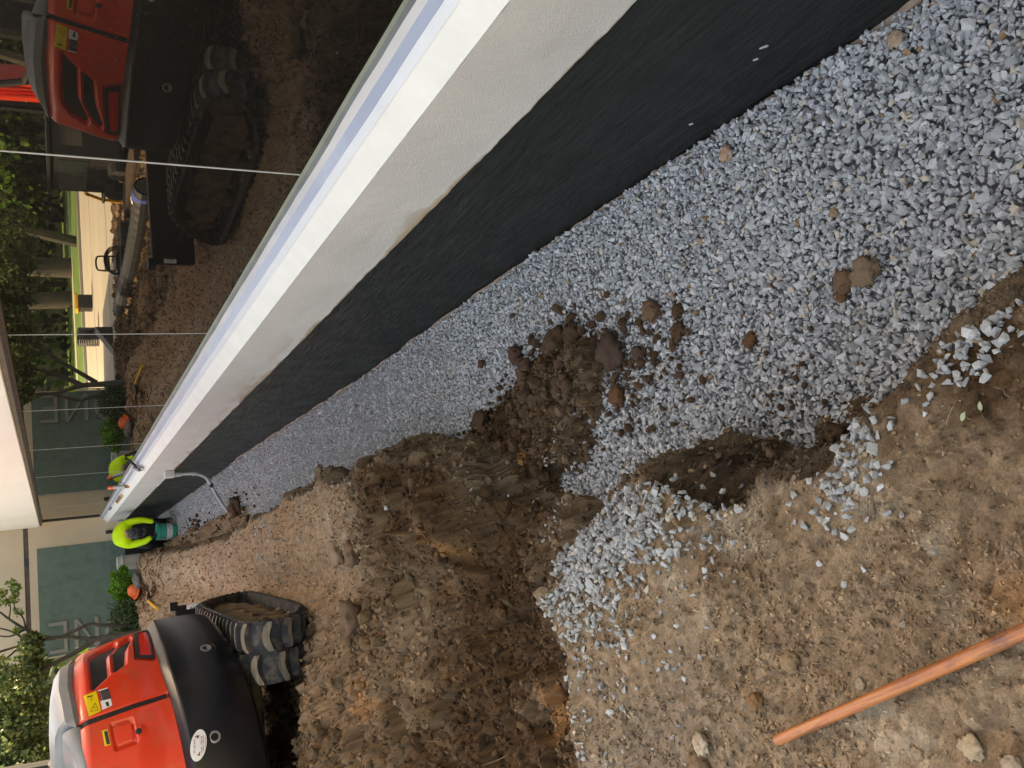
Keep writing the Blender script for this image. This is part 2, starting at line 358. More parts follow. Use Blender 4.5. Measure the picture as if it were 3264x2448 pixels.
def soil_col(x, y, z):
    n1 = fbm(x*1.7, y*1.7, 51, 4); n2 = fbm(x*9, y*9, 52, 4); n3 = fbm(x*.9+5, y*.9, 53, 3)
    r = np.clip(rough(x, y)+.75*sst(.0, .12, x-np.interp(y, EY, EX)), 0, 1)
    dry = np.array([.255, .174, .107]); damp = np.array([.076, .041, .0185]); orange = np.array([.34, .155, .055]); pale = np.array([.36, .285, .20]); grey = np.array([.165, .14, .11])
    t = np.clip(r*.85+(n1-.5)*1.7+(n2-.5)*1.0+.6*blob(x, y, .22, .98, .12, .25)+.45*blob(x, y, -.05, 1.75, .2, .25), 0, 1)[..., None]
    c = dry*(1-t)+damp*t
    po = (sst(.66, .80, fbm(x*2.6, y*2.6, 61, 4))*.55)[..., None]; c = c*(1-po)+orange*po
    pp = (sst(.60, .74, fbm(x*3.5+9, y*3.5, 62, 4))*(1-r)*.7)[..., None]; c = c*(1-pp)+pale*pp
    pg = (sst(.55, .7, n3)*.5*(1-r))[..., None]; c = c*(1-pg)+grey*pg
    far = (sst(4.2, 6, y)*(x > -.9)*.60)[..., None]; c = c*(1-far)+np.array([.33, .22, .135])*far*(.6+.8*n2[..., None])
    _, v3 = cell(x*52, y*52, 3); c = c*(.72+.6*v3[..., None])
    return np.concatenate([np.clip(c, 0, 1), np.ones(x.shape+(1,))], -1)

# fine terrain, denser towards the photographer's stand
NR_, NT_ = 820, 760
rr = .5*np.exp(np.linspace(0, np.log(22.0/.5), NR_)); tl = radians(-52)
tt = np.linspace(0, 1, NT_)
thr = np.arcsin(np.minimum(1, 1.268/rr)); TH = tl+(thr[:, None]-tl)*tt[None, :]
XX = rr[:, None]*np.sin(TH); YY = rr[:, None]*np.cos(TH)
gx_ = (hs(XX+.01, YY, False)-hs(XX-.01, YY, False))/.02; gy_ = (hs(XX, YY+.01, False)-hs(XX, YY-.01, False))/.02
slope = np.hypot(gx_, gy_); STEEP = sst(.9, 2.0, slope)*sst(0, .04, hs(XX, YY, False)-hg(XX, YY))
ZZ = hs(XX, YY, True, STEEP)
idx = np.arange(NR_*NT_).reshape(NR_, NT_)
fc = np.stack([idx[:-1, :-1], idx[:-1, 1:], idx[1:, 1:], idx[1:, :-1]], -1).reshape(-1, 4)
colr = soil_col(XX, YY, ZZ)
ZS_ = hs(XX, YY, False); ax_ = XX*1.0+ZS_*.85; by_ = YY*1.0-ZS_*.75
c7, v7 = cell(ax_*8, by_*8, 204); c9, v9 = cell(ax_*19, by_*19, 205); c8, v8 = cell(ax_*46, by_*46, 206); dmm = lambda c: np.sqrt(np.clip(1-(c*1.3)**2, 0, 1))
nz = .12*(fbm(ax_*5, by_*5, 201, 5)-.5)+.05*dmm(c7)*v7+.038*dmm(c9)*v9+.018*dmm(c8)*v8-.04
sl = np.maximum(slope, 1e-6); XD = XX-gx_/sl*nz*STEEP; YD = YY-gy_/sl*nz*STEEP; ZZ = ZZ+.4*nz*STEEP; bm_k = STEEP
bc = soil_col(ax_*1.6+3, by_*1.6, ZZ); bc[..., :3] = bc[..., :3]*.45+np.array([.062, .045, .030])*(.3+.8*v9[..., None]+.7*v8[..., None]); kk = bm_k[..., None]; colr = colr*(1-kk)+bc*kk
gm = (ZZ < hg(XX, YY)-.012)[..., None]
colr = np.where(gm, np.concatenate([(.26+.10*sst(4, 11, YY))[..., None]*np.array([1, 1.01, 1.02])*(.7+.6*fbm(XX*60, YY*60, 401, 2)[..., None]), np.ones(XX.shape+(1,))], -1), colr)
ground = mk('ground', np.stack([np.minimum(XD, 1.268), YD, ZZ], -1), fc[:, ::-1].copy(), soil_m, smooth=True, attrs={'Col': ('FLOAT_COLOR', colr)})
tag(ground, 'brown dug soil bank and trodden pad beside the gravel trench', kind='structure')
# wide coarse ground that carries on to the horizon
gx = np.concatenate([np.linspace(-140, -8, 24), np.linspace(-7.5, 1.25, 60), ]); gy = np.concatenate([np.linspace(-30, -1, 16), np.linspace(-.5, 22, 120), np.linspace(23, 160, 30)])
GXX, GYY = np.meshgrid(gx, gy); ang = np.arctan2(GXX, GYY); rad = np.hypot(GXX, GYY)
GZZ = hs(GXX, GYY, False)
inside = (ang > tl+.02) & (rad < 21.6) & (rad > .55) & (GYY > 0)
GZZ = np.where(inside, GZZ-.25, GZZ-.012)
GZZ = np.where(GYY > 22, -.05, GZZ); GZZ = np.where((GXX < -2.6), np.minimum(GZZ, -.03), GZZ)
ii = np.arange(GXX.size).reshape(GXX.shape)
gf = np.stack([ii[:-1, :-1], ii[:-1, 1:], ii[1:, 1:], ii[1:, :-1]], -1).reshape(-1, 4)
tag(mk('surrounding_ground', np.stack([GXX, GYY, GZZ], -1), gf, soil_m, smooth=True, attrs={'Col': ('FLOAT_COLOR', soil_col(GXX, GYY, GZZ))}), 'bare brown earth round the building site', kind='structure')

# parking lot, kerb, lawn, path far to the left: seen mirrored in the windows
def slab(name, x0, x1, y0, y1, z0, z1, mat, label):
    return tag(MB().box((x0, y0, z0), (x1, y1, z1)).build(name, mat), label, kind='structure')
slab('road', -90, -3.05, -25, 40, -.2, .012, conc_m, 'pale concrete parking lot beyond the site')
slab('road', -3.046, 40, 24, 40, -.2, .008, conc_m, 'pale concrete drive behind the wing')
slab('kerb', -90, 40, 40.003, 40.25, -.2, .13, walk_m, 'pale kerb between parking lot and lawn')
slab('lawn', -120, 40, 40.253, 50, -.2, .10, lawn_m, 'bright green lawn strip beyond the kerb')
slab('pavement', -120, 40, 50.003, 52.4, -.2, .11, walk_m, 'pale path between two lawn strips')
slab('lawn', -120, 40, 52.403, 150, -.2, .12, lawn_m, 'lawn in front of the far trees')
for i in range(3):
    slab('road_joint', -90, -3.1, 16+i*8, 16.05+i*8, .014, .017, grey_m, 'dark joint across the concrete lot')

# ------------------------------------------------------------------ crushed stone
def rock_shapes(k, npt=9, seed=3):
    import bmesh
    out = []; r = random.Random(seed)
    for _ in range(k):
        bm = bmesh.new(); s = (r.uniform(.8, 1.2), r.uniform(.65, 1.0), r.uniform(.45, .85))
        for _ in range(npt):
            v = Vector((r.gauss(0, 1), r.gauss(0, 1), r.gauss(0, 1))).normalized()*r.uniform(.8, 1.05)
            bm.verts.new((v.x*s[0]*.5, v.y*s[1]*.5, v.z*s[2]*.5))
        g = bmesh.ops.convex_hull(bm, input=bm.verts)
        bmesh.ops.delete(bm, geom=[e for e in g['geom_interior'] if isinstance(e, bmesh.types.BMVert)], context='VERTS')
        bmesh.ops.triangulate(bm, faces=bm.faces[:]); bmesh.ops.recalc_face_normals(bm, faces=bm.faces[:])
        bm.verts.ensure_lookup_table(); bm.verts.index_update()
        out.append((np.array([v.co[:] for v in bm.verts]), np.array([[v.index for v in f.verts] for f in bm.faces]))); bm.free()
    return out
ROCKS = rock_shapes(14, 10); ROCKS_LO = rock_shapes(8, 7, 9)
def rotmats(n, tilt=1.0):
    q = rng.normal(size=(n, 4)); q[:, 1:3] *= tilt; q /= np.linalg.norm(q, axis=1)[:, None]; w_, x, y, z = q.T
    return np.stack([np.stack([1-2*(y*y+z*z), 2*(x*y-z*w_), 2*(x*z+y*w_)], -1), np.stack([2*(x*y+z*w_), 1-2*(x*x+z*z), 2*(y*z-x*w_)], -1), np.stack([2*(x*z-y*w_), 2*(y*z+x*w_), 1-2*(x*x+y*y)], -1)], 1)
def scatter(name, pos, size, cols, mat, shapes, parent=None, tilt=1.0, label=None):
    n = len(pos); V = []; F = []; Cc = []; off = 0
    pick = rng.integers(0, len(shapes), n); Rm = rotmats(n, tilt)
    for k, (v, f) in enumerate(shapes):
        s = np.where(pick == k)[0]
        if not len(s): continue
        vv = np.einsum('nij,vj->nvi', Rm[s], v)*size[s][:, None, None]+pos[s][:, None, :]
        ff = f[None]+(np.arange(len(s))*len(v))[:, None, None]+off
        V.append(vv.reshape(-1, 3)); F.append(ff.reshape(-1, 3)); Cc.append(np.repeat(cols[s], len(v), axis=0)); off += len(s)*len(v)
    o = mk(name, np.concatenate(V), np.concatenate(F), mat, parent, attrs={'Col': ('FLOAT_COLOR', np.concatenate(Cc))})
    return tag(o, label, kind='stuff') if label else o
def stone_cols(n, shift=0):
    t = rng.random(n)[:, None]; u = rng.random(n)
    a = np.array([.32, .33, .335]); b = np.array([.58, .59, .585]); c = a*(1-t)+b*t
    c = np.where((u > .955)[:, None], np.array([.58, .50, .40]), c); c = np.where((u > .992)[:, None], np.array([.33, .20, .11]), c)
    return np.concatenate([c, np.ones((n, 1))], 1)
def jit(x0, x1, y0, y1, s):
    xs = np.arange(x0, x1, s); ys = np.arange(y0, y1, s); a, b = np.meshgrid(xs, ys)
    return np.stack([a.ravel()+rng.uniform(-.5, .5, a.size)*s, b.ravel()+rng.uniform(-.5, .5, a.size)*s], 1)
pp = []; sz = []
for (y0, y1, s, layers) in ((.35, 2.6, .0160, (0, .009)), (2.6, 5.5, .0180, (0, .008)), (5.5, 9.5, .026, (0,)), (9.5, 20.4, .031, (0,))):
    for L in layers:
        q = jit(-.1, 1.27, y0, y1, s if L == 0 else s*1.25)
        x, y = q.T; g = hg(x, y); e = np.interp(y, EY, EX); so = hs(x, y)
        okm = (x < 1.262) & (so < g+.004+rng.uniform(0, .012, len(x))) & (x > e-.1)
        x, y, g = x[okm], y[okm], g[okm]
        sc = (.025 if y1 < 6 else .033 if y1 < 10 else .040)*np.exp(rng.normal(0, .27, len(x)))*np.clip(.9+.1*(4-y)/2, .8, 1.08)
        pp.append(np.stack([x, y, g-.006+L+rng.uniform(-.003, .007, len(x))], 1)); sz.append(sc)
pp = np.concatenate(pp); sz = np.concatenate(sz); near = pp[:, 1] < 5.5
scatter('gravel', pp[near], sz[near], stone_cols(near.sum()), stone_m, ROCKS, tilt=.8, label='blue grey crushed stone filling the near trench')
scatter('gravel', pp[~near], sz[~near], stone_cols((~near).sum()), stone_m, ROCKS_LO, tilt=.8, label='blue grey crushed stone filling the far trench')

# crushed stone spilled on the soil
def spill(spec, name, label, avoid=None):
    ps = []; zs = []
    for (cx, cy, rx, ry, an, n, sc, pile) in spec:
        q = rng.normal(size=(n, 2))*.5; rr_ = np.hypot(*q.T); ca, sa = cos(an), sin(an)
        x = cx+ca*q[:, 0]*rx-sa*q[:, 1]*ry; y = cy+sa*q[:, 0]*rx+ca*q[:, 1]*ry
        ps.append(np.stack([x, y, hs(x, y)+.005+pile*np.exp(-rr_**2*1.5)*rng.uniform(.2, 1, n)], 1)); zs.append(sc*np.exp(rng.normal(0, .25, n)))
    ps = np.concatenate(ps); zs = np.concatenate(zs)
    return ps, zs
S1 = [(-.06, 2.38, .18, .46, .10, 680, .028, .022), (-.18, 2.52, .26, .28, .2, 420, .028, .018), (-.05, 2.12, .14, .30, 0, 240, .027, .010), (-.34, 2.52, .28, .22, .1, 70, .024, 0),
      (-.40, 2.30, .34, .4, .3, 55, .023, 0), (-.6, 2.66, .3, .12, 0, 26, .023, 0)]
S2 = [(.10, 1.33, .12, .07, -.3, 60, .027, .012), (.02, 1.34, .13, .10, -.3, 62, .025, .006), (-.04, 1.37, .14, .17, -.3, 30, .024, 0)]
S3 = [(.245, 1.00, .075, .12, .2, 90, .024, .012), (.21, 1.08, .06, .08, .3, 30, .023, .004)]
S4 = [(.30, 7.5, .5, .5, 0, 80, .03, 0), (.2, 7.1, .5, .35, 0, 60, .03, 0), (.45, 8.9, .12, .9, 0, 90, .03, 0), (.15, 4.7, .4, .5, 0, 12, .03, 0), (-.1, 6.1, .3, .3, 0, 10, .03, 0), (.44, 6.0, .1, 1.2, 0, 26, .028, 0), (.3, 3.0, .35, .45, 0, 130, .024, 0), (.1, 2.95, .2, .25, 0, 30, .024, 0)]
for S, lb in ((S1, 'heap of grey crushed stone spilled on the far lip of the pad'), (S2, 'loose grey crushed stone lying mid pad'), (S3, 'grey crushed stone caught on the near bank edge'), (S4, 'scattered grey crushed stone on the far bank and spilled soil')):
    p_, z_ = spill(S, 'gravel', lb); scatter('gravel', p_, z_*.95, stone_cols(len(p_))*np.array([.80, .79, .77, 1]), stone_m, ROCKS, tilt=.7, label=lb)
# single stones one can pick out on the pad
for i, (x, y) in enumerate([(.164, 1.496), (.033, 1.247), (-.014, 1.246), (-.182, 1.332), (-.406, 1.942), (.036, 1.538), (-.215, 1.967), (-.641, 2.68), (-.701, 2.666), (-.784, 2.64), (-.779, 2.523), (-.45, 2.12), (-.33, 2.02), (-.52, 2.28), (-.47, 2.02), (-.36, 2.14), (-.56, 2.42), (-.28, 2.2)]):
    v, f = ROCKS[i % len(ROCKS)]; s = random.uniform(.020, .028)
    z = float(hs(np.array([x]), np.array([y]))[0]); a = random.uniform(0, 6.28); ca, sa = cos(a), sin(a)
    vv = v*s; vv = np.stack([vv[:, 0]*ca-vv[:, 1]*sa, vv[:, 0]*sa+vv[:, 1]*ca, vv[:, 2]+.3*s], 1)
    o = mk('crushed_stone', vv, f, stone_m, attrs={'Col': ('FLOAT_COLOR', np.repeat(stone_cols(1), len(v), axis=0))}); o.location = (x, y, z)
    tag(o, 'single pale grey crushed stone lying loose on the trodden soil', 'stone', 'loose crushed stones on the pad')

# soil crumbs and clods
def lumps(k, sub=2, seed=5, amp=.35):
    import bmesh
    from mathutils import noise as mn
    out = []
    for i in range(k):
        bm = bmesh.new(); bmesh.ops.create_icosphere(bm, subdivisions=sub, radius=.5)
        for v in bm.verts:
            n = mn.fractal(v.co*3.2+Vector((i*7.7, seed, 0)), .6, 2.1, 4); v.co *= 1+amp*n; v.co.z *= .78
        bm.verts.index_update(); out.append((np.array([v.co[:] for v in bm.verts]), np.array([[v.index for v in f.verts] for f in bm.faces]))); bm.free()
    return out
CRUMB = lumps(8, 1, 2, .5)
def cr_cols(x, y, b=1.0):
    c = soil_col(x, y, 0*x); tr_k = (x > np.interp(y, EY, EX)-.02)[:, None]; c[:, :3] = np.where(tr_k, np.array([.085, .048, .027]), c[:, :3]); c[:, :3] *= (b*rng.uniform(.8, 1.12, len(x)))[:, None]; return np.clip(c, 0, 1)
qs = []; ss = []
def addc(n, x0, x1, y0, y1, s0, s1, cond=None):
    x = rng.uniform(x0, x1, n); y = rng.uniform(y0, y1, n)
    z = hs(x, y); k = z > hg(x, y)+.01
    if cond is not None: k &= cond(x, y)
    x, y, z = x[k], y[k], z[k]; s = s0*(s1/s0)**(rng.random(len(x))**2.2)
    qs.append(np.stack([x, y, z+s*.12], 1)); ss.append(s)
# crumbs sit on vertices of the soil mesh itself
fx_, fyv, fz_ = np.minimum(XD, 1.26).ravel(), YD.ravel(), ZZ.ravel(); fr_ = np.hypot(fx_, fyv); fcol = colr.reshape(-1, 4); frough = np.clip(rough(fx_, fyv)+STEEP.ravel(), 0, 1)
okv = np.where(~gm.reshape(-1) & (fr_ > .8) & (fx_ > -4))[0]
stv = okv[(STEEP.ravel()[okv] > .4) & (fr_[okv] < 12)]; fnv = okv[(fx_[okv] > np.interp(fyv[okv], EY, EX)+.02) & (fr_[okv] < 6)]
pk = np.concatenate([rng.choice(okv, 88000), rng.choice(stv, 9000), rng.choice(fnv, 7000)]); dn_ = fbm(fx_[pk]*4, fyv[pk]*4, 301, 4); kp = rng.random(len(pk)) < .25+1.6*sst(.42, .62, dn_)+.6*frough[pk]; pk = pk[kp]
sz_ = np.hypot(fr_[pk], 1.5)*(.0022+.0070*rng.random(len(pk))**2.4)*(1+.15*frough[pk])
sz_ = sz_*(1-.55*sst(3.8, 6.5, fr_[pk])); ctr = (1-.55*sst(3.8, 6.0, fr_[pk]))[:, None]
cf = fcol[pk].copy(); cf[:, :3] *= 1+(rng.uniform(.60, 1.62, len(pk))[:, None]-1)*ctr
lt = (rng.random(len(pk)) < .05) & (frough[pk] < .5); cf[lt, :3] = np.array([.36, .28, .19])
scatter('soil_crumbs', np.stack([fx_[pk], fyv[pk], fz_[pk]+sz_*.30], 1), sz_, np.clip(cf, 0, 1), clod_m, rock_shapes(12, 7, 21), label='fine crumbs and grit of brown soil covering the ground')
pk = np.concatenate([rng.choice(okv[frough[okv] > .5], 3300), rng.choice(stv, 500), rng.choice(fnv, 350)]); sz_ = fr_[pk]*(.0060+.017*rng.random(len(pk))**3.0); sz_ = sz_*(1-.55*sst(4.5, 7, fr_[pk])); cf = fcol[pk].copy(); cf[:, :3] *= rng.uniform(.65, 1.1, len(pk))[:, None]
scatter('soil_lumps', np.stack([fx_[pk], fyv[pk], fz_[pk]+sz_*.08], 1), sz_, np.clip(cf, 0, 1), clod_m, CRUMB, label='crumbly lumps of dark dug soil')
for (cx, cy, rx, ry, n, s0, s1) in ((.60, 3.2, .26, .55, 520, .010, .07), (.55, 2.65, .24, .35, 260, .008, .045), (.45, 3.9, .2, .35, 120, .012, .06), (.22, 1.95, .2, .25, 120, .006, .03), (.7, 2.1, .3, .5, 24, .005, .013), (.60, 10.8, .25, 1.2, 70, .02, .08), (.68, 14.5, .2, 2, 60, .02, .08)):
    q = rng.normal(size=(n, 2))*.5; x = cx+q[:, 0]*rx; y = cy+q[:, 1]*ry; k = x < 1.22; x, y = x[k], y[k]; z = np.maximum(hs(x, y), hg(x, y)+.012); s_r = s0*(s1/s0)**(rng.random(len(x))**1.8)
    qs.append(np.stack([x, y, z+s_r*.2], 1)); ss.append(s_r)
qs = np.concatenate(qs); ss = np.concatenate(ss)
scatter('soil_crumbs', qs, ss, cr_cols(qs[:, 0], qs[:, 1], 1.05), clod_m, CRUMB, label='crumbs of dark soil fallen on the trench gravel')

CLOD = lumps(9, 3, 11, .38)
from mathutils import noise as _mn
for (v, f) in CLOD:
    for i in range(len(v)):
        p = Vector(v[i]); v[i] *= 1+.30*(_mn.fractal(p*9, .6, 2.2, 4))-.10*abs(_mn.noise(p*22))
def clod(x, y, s, col, label, group=None, name='soil_clod', cat='clod', z=None, flat=1, k=None):
    v, f = CLOD[(k if k is not None else random.randrange(9))]; v = v*np.array([s, s*random.uniform(.8, 1.05), s*.8*flat])
    if z is None: z = float(max(hs(np.array([x]), np.array([y]))[0], hg(np.array([x]), np.array([y]))[0]))
    o = mk(name, v, f, clod_m, smooth=True, attrs={'Col': ('FLOAT_COLOR', np.tile(np.array([*col, 1]), (len(v), 1)))})
    o.location = (x, y, z+s*.22*flat); o.rotation_euler = (0, 0, random.uniform(0, 6)); tag(o, label, cat, group); return o
brn = (.085, .048, .026); obr = (.14, .07, .033)
C_ = 'soil clods fallen on the trench gravel'
for x, y, s, c, lb in [(.83, 3.568, .10, (.09, .05, .032), 'dark round soil clod alone on the gravel, farthest of the trench clods near the wall'),
    (.788, 3.159, .15, brn, 'big brown soil clod at the wall-side tip of the soil spill'), (.80, 3.05, .10, brn, 'brown clod joined below the big clod at the tip of the soil spill'),
    (.649, 2.774, .15, (.085, .05, .035), 'large dark clod in the middle of the soil spill'), (.864, 3.071, .055, brn, 'small brown clod nearest the black wall'),
    (.736, 2.508, .088, (.16, .095, .055), 'round brown clod standing alone on the gravel towards the wall'), (.627, 2.375, .07, brn, 'round brown clod below the lone pair on the gravel'),
    (.70, 2.37, .055, brn, 'smaller clod of the pair on the gravel'), (.506, 2.045, .055, obr, 'reddish clod on open gravel nearer the bank'), (.578, 2.415, .04, brn, 'little brown clod between larger ones'),
    (.581, 1.648, .075, (.17, .10, .06), 'crumbly brown clod, left half of the double clod on near gravel'), (.582, 1.572, .085, (.22, .15, .095), 'flat tan clod, right half of the double clod on near gravel'),
    (.542, 1.675, .042, obr, 'small orange brown clod beside the double clod'), (.584, 4.029, .11, brn, 'brown clod of a touching pair by the far bank'), (.565, 3.88, .10, brn, 'second brown clod of the touching pair by the far bank'),
    (.70, 3.42, .13, (.10, .06, .038), 'dark clod heaped on the soil spill'), (.56, 3.05, .11, brn, 'brown clod on the near flank of the soil spill'), (.47, 2.78, .09, obr, 'reddish brown clod low on the soil spill'),
    (.55, 2.95, .07, brn, 'crumbling clod among stones on the soil spill'), (.60, 2.62, .075, (.09, .055, .04), 'dark clod at the near edge of the spill'), (.70, 10.6, .22, (.10, .06, .04), 'dark lump of soil by the bent grey pipe')]:
    clod(x, y, s, c, lb, C_)
for x, y, s, c, fl, lb in [(.817, 1.786, .024, (.28, .19, .12), 1, 'tiny tan broken stone on the gravel'), (1.163, 2.04, .06, (.46, .29, .19), .5, 'flat tan chip of concrete beside the black wall'),
    (1.19, 1.369, .055, (.42, .30, .21), .7, 'tan stone wedged at the foot of the black wall')]:
    clod(x, y, s, c, lb, None, 'tan_stone', 'stone', flat=fl)
for x, y, s, c, fl, lb in [(-.641, 2.0, .062, (.42, .33, .24), .75, 'pale tan cobble at the far left of the pad beyond the handle tip'), (-.53, 1.175, .05, (.40, .31, .20), .7, 'rounded tan cobble beside the wooden handle'),
    (-.552, 1.085, .05, (.38, .30, .22), .7, 'rounded tan cobble at the very corner of the pad'), (-.43, 1.409, .026, (.33, .26, .18), .7, 'small grey brown pebble touching the wooden handle'), (-.56, 1.30, .032, (.30, .22, .14), .7, 'brown pebble left of the wooden handle')]:
    clod(x, y, s, c, lb, None, 'cobble', 'stone', flat=fl)
for x, y, s, c, lb in [(-.397, 1.609, .055, (.27, .18, .10), 'crumbly tan clod in the middle of the pad'), (-.50, 1.74, .045, (.22, .12, .055), 'orange brown clod between handle tip and stone heap'), (-.70, 2.03, .07, (.2, .13, .08), 'brown clod beside the pale cobble'),
    (-.02, 4.86, .15, (.17, .105, .065), 'broken pale brown lump on the far bank'), (-.38, 4.9, .22, (.15, .095, .06), 'large flat faced lump of soil before the excavator track'), (-.0, 5.25, .16, (.26, .18, .115), 'pale clay lump sticking out of the far bank')]:
    clod(x, y, s, c, lb, 'soil clods on the banks')
# twigs, roots, leaves
root_m = M('dry_root', (.36, .27, .16), .9)
mb = MB()
for i in range(205):
    if i < 170: x = random.uniform(-1, .3); y = random.uniform(.9, 2.7); L = random.uniform(.01, .05); r_ = .0006
    else: x = random.uniform(-1.3, .5); y = random.uniform(2.7, 5.5); L = random.uniform(.04, .14); r_ = .0009
    a = random.uniform(0, 6.28); pts = []
    for k in range(4):
        q = L*(k/3-.5); xx = x+q*cos(a)+random.uniform(-.1, .1)*L; yy = y+q*sin(a)+random.uniform(-.1, .1)*L
        pts.append((xx, yy, float(hs(np.array([xx]), np.array([yy]))[0])+.006+.15*L*random.random()))
    mb.tube(pts, r_, 3, False)
tag(mb.build('root_scraps', root_m), 'fine dry roots and straw strewn over the soil', kind='stuff')
mb = MB()
for (x, y, s) in ((.112, .999, .011), (.099, 1.029, .012)):
    z = float(hs(np.array([x]), np.array([y]))[0])+.012
    mb2 = MB(); V = [(0, -1, 0), (.38, -.4, .1), (.42, .2, .15), (0, 1, .05), (-.42, .2, .15), (-.38, -.4, .1), (0, 0, 0)]
    mb2.add([(p[0]*s, p[1]*s, p[2]*s) for p in V], [(0, 1, 6), (1, 2, 6), (2, 3, 6), (3, 4, 6), (4, 5, 6), (5, 0, 6)])
    o = mb2.build('fallen_leaf', M('green_leaf', (.30, .34, .20), .6)); o.location = (x, y, z); o.rotation_euler = (.2, .1, x*40)
    tag(o, 'small fallen green leaf, the one nearer the trench of two on the pad' if x > .105 else 'small fallen green leaf, the one farther from the trench of two on the pad', 'leaf', 'fallen leaves on the pad')
v, f = ROCKS[3]; o = mk('wood_chip', v*np.array([.018, .05, .012]), f, M('weathered_wood', (.24, .20, .15), .9, var=.4, scale=60, sc=(6, 1, 6))); o.location = (-.30, 1.27, float(hs(np.array([-.3]), np.array([1.27]))[0])+.004); o.rotation_euler = (.1, .05, .5)
tag(o, 'short weathered grey wood chip lying on the pad', 'wood chip')

# wooden handle
tip = Vector((-0.581, 1.674, .035)); far_ = Vector((-0.119, 0.559, 0.075)); d_ = (far_-tip)
hd = empty('tool_handle', tip, 'long varnished orange brown wooden tool handle lying across the near pad', 'tool handle')
hm = MB(); L = d_.length
pr = [(.0001, 0), (.008, .0005), (.0118, .003), (.0130, .008), (.0134, .03), (.0137, .4), (.0142, .8), (.0146, L)]
hm.lathe((0, 0, 0), pr, 28); o = hm.build('shaft', wood_m, None, True); o.parent = hd; o.rotation_euler = d_.to_track_quat('Z', 'Y').to_euler()

# ------------------------------------------------------------------ main building (right)
YN, YF = -3.0, 20.35
XF = 1.26; XG = 1.42
bld = empty('office_building', (1.3, 0, 0), 'low office building with tinted ribbon window, cream sill and black waterproofed base', 'building')
MB().box((1.50, YN, 0.3), (14, 20.3, 4.55)).build('wall', wingwall_m, bld)
MB().box((1.5, YN, -1), (14, 20.3, .298)).build('base_core', tar_m, bld)
# black waterproofed foundation wall, brushed relief in the mesh
ys = np.concatenate([np.linspace(YN, .8, 30), .8*np.exp(np.linspace(0, np.log(YF/.8), 1100))[1:]]); zs_ = np.linspace(-.75, .27, 150)
Yg, Zg = np.meshgrid(ys, zs_)
xw = 1.272-.006*(fbm(Yg*2, Zg*9+.6*np.sin(Yg*1.3), 71, 5)-.5)-.004*(fbm(Yg*14, Zg*60, 72, 3)-.5)
ii = np.arange(Yg.size).reshape(Yg.shape); gf = np.stack([ii[:-1, :-1], ii[1:, :-1], ii[1:, 1:], ii[:-1, 1:]], -1).reshape(-1, 4)
mk('foundation_wall', np.stack([xw, Yg, Zg], -1), gf, tar_m, bld, True)
# stucco face with ragged lower edge
zb = .212+.004*(fbm(ys*3, ys*0, 81, 4)-.5)*2+.007*(fbm(ys*22, ys*0, 82, 3)-.5)
tcol = np.linspace(0, 1, 46); Yg = np.repeat(ys[None], 46, 0); Zt = .526+.003*(vn(ys*20, ys*0, 84)-.5)
Zg = zb[None]+(Zt-zb)[None]*tcol[:, None]
xs_ = XF+.0025*(fbm(Yg*9, Zg*9, 83, 4)-.5)*2-.004*(1-np.minimum(1, tcol*12))[:, None]*(vn(Yg*12, Zg*20, 85))
cc = np.zeros(Yg.shape+(4,)); cc[..., :3] = (.62, .59, .55); cc[..., 3] = 1
mt_ = sst(.46, .60, fbm(Yg*3.0, Zg*14, 86, 5)+.34*np.exp(-(Zg-zb[None])/.018)-.13)*np.exp(-(Zg-zb[None])/.06)
cc[..., :3] = cc[..., :3]*(1-mt_[..., None])+np.array([.42, .30, .19])*mt_[..., None]
ii = np.arange(Yg.size).reshape(Yg.shape); gf = np.stack([ii[:-1, :-1], ii[1:, :-1], ii[1:, 1:], ii[:-1, 1:]], -1).reshape(-1, 4)
mk('stucco_band', np.stack([xs_, Yg, Zg], -1), gf, stucco_m, bld, True, attrs={'Col': ('FLOAT_COLOR', cc)})
under = np.stack([np.stack([xs_[0], ys, zb], -1), np.stack([np.full_like(ys, 1.285), ys, zb+.001], -1)]); ii = np.arange(2*len(ys)).reshape(2, -1)
mk('stucco_underside', under, np.stack([ii[0, :-1], ii[0, 1:], ii[1, 1:], ii[1, :-1]], -1), foot_m, bld)
def strip(name, p0, p1, mat, j0=0, j1=0, seed=0, thick=.03):
    a0 = (fbm(ys*2.5, ys*0, seed, 4)-.5)*2*j0; a1 = (fbm(ys*2.5, ys*0, seed+3, 4)-.5)*2*j1
    d = np.array([p1[0]-p0[0], p1[1]-p0[1]])
    r0 = np.stack([p0[0]+a0*d[0], ys, p0[1]+a0*d[1]], -1); r1 = np.stack([p1[0]+a1*d[0], ys, p1[1]+a1*d[1]], -1)
    lo = r1.copy(); lo[:, 0] += .02; lo[:, 2] -= thick
    nrm = np.stack([r0, r1, lo]); ii = np.arange(nrm.shape[0]*len(ys)).reshape(3, -1)
    F = np.concatenate([np.stack([ii[k, :-1], ii[k, 1:], ii[k+1, 1:], ii[k+1, :-1]], -1) for k in range(2)])
    return mk(name, nrm, F[:, ::-1].copy(), mat, bld)
strip('window_sill', (1.2605, .5265), (1.337, .5935), cream_m)
strip('sealant_strip', (1.332, .5915), (1.3455, .6205), white_m, .06, .1, 91)
strip('flashing_tape', (1.3445, .6185), (1.377, .641), tape_m, 0, .08, 94)
strip('torn_backer', (1.375, .6385), (1.393, .660), offwhite_m, .10, .15, 97)
strip('grey_backer', (1.391, .6575), (1.406, .671), grey_m, 0, .05, 99)
strip('window_gasket', (1.4045, .669), (1.4165, .6795), gasket_m, 0, .1, 101)
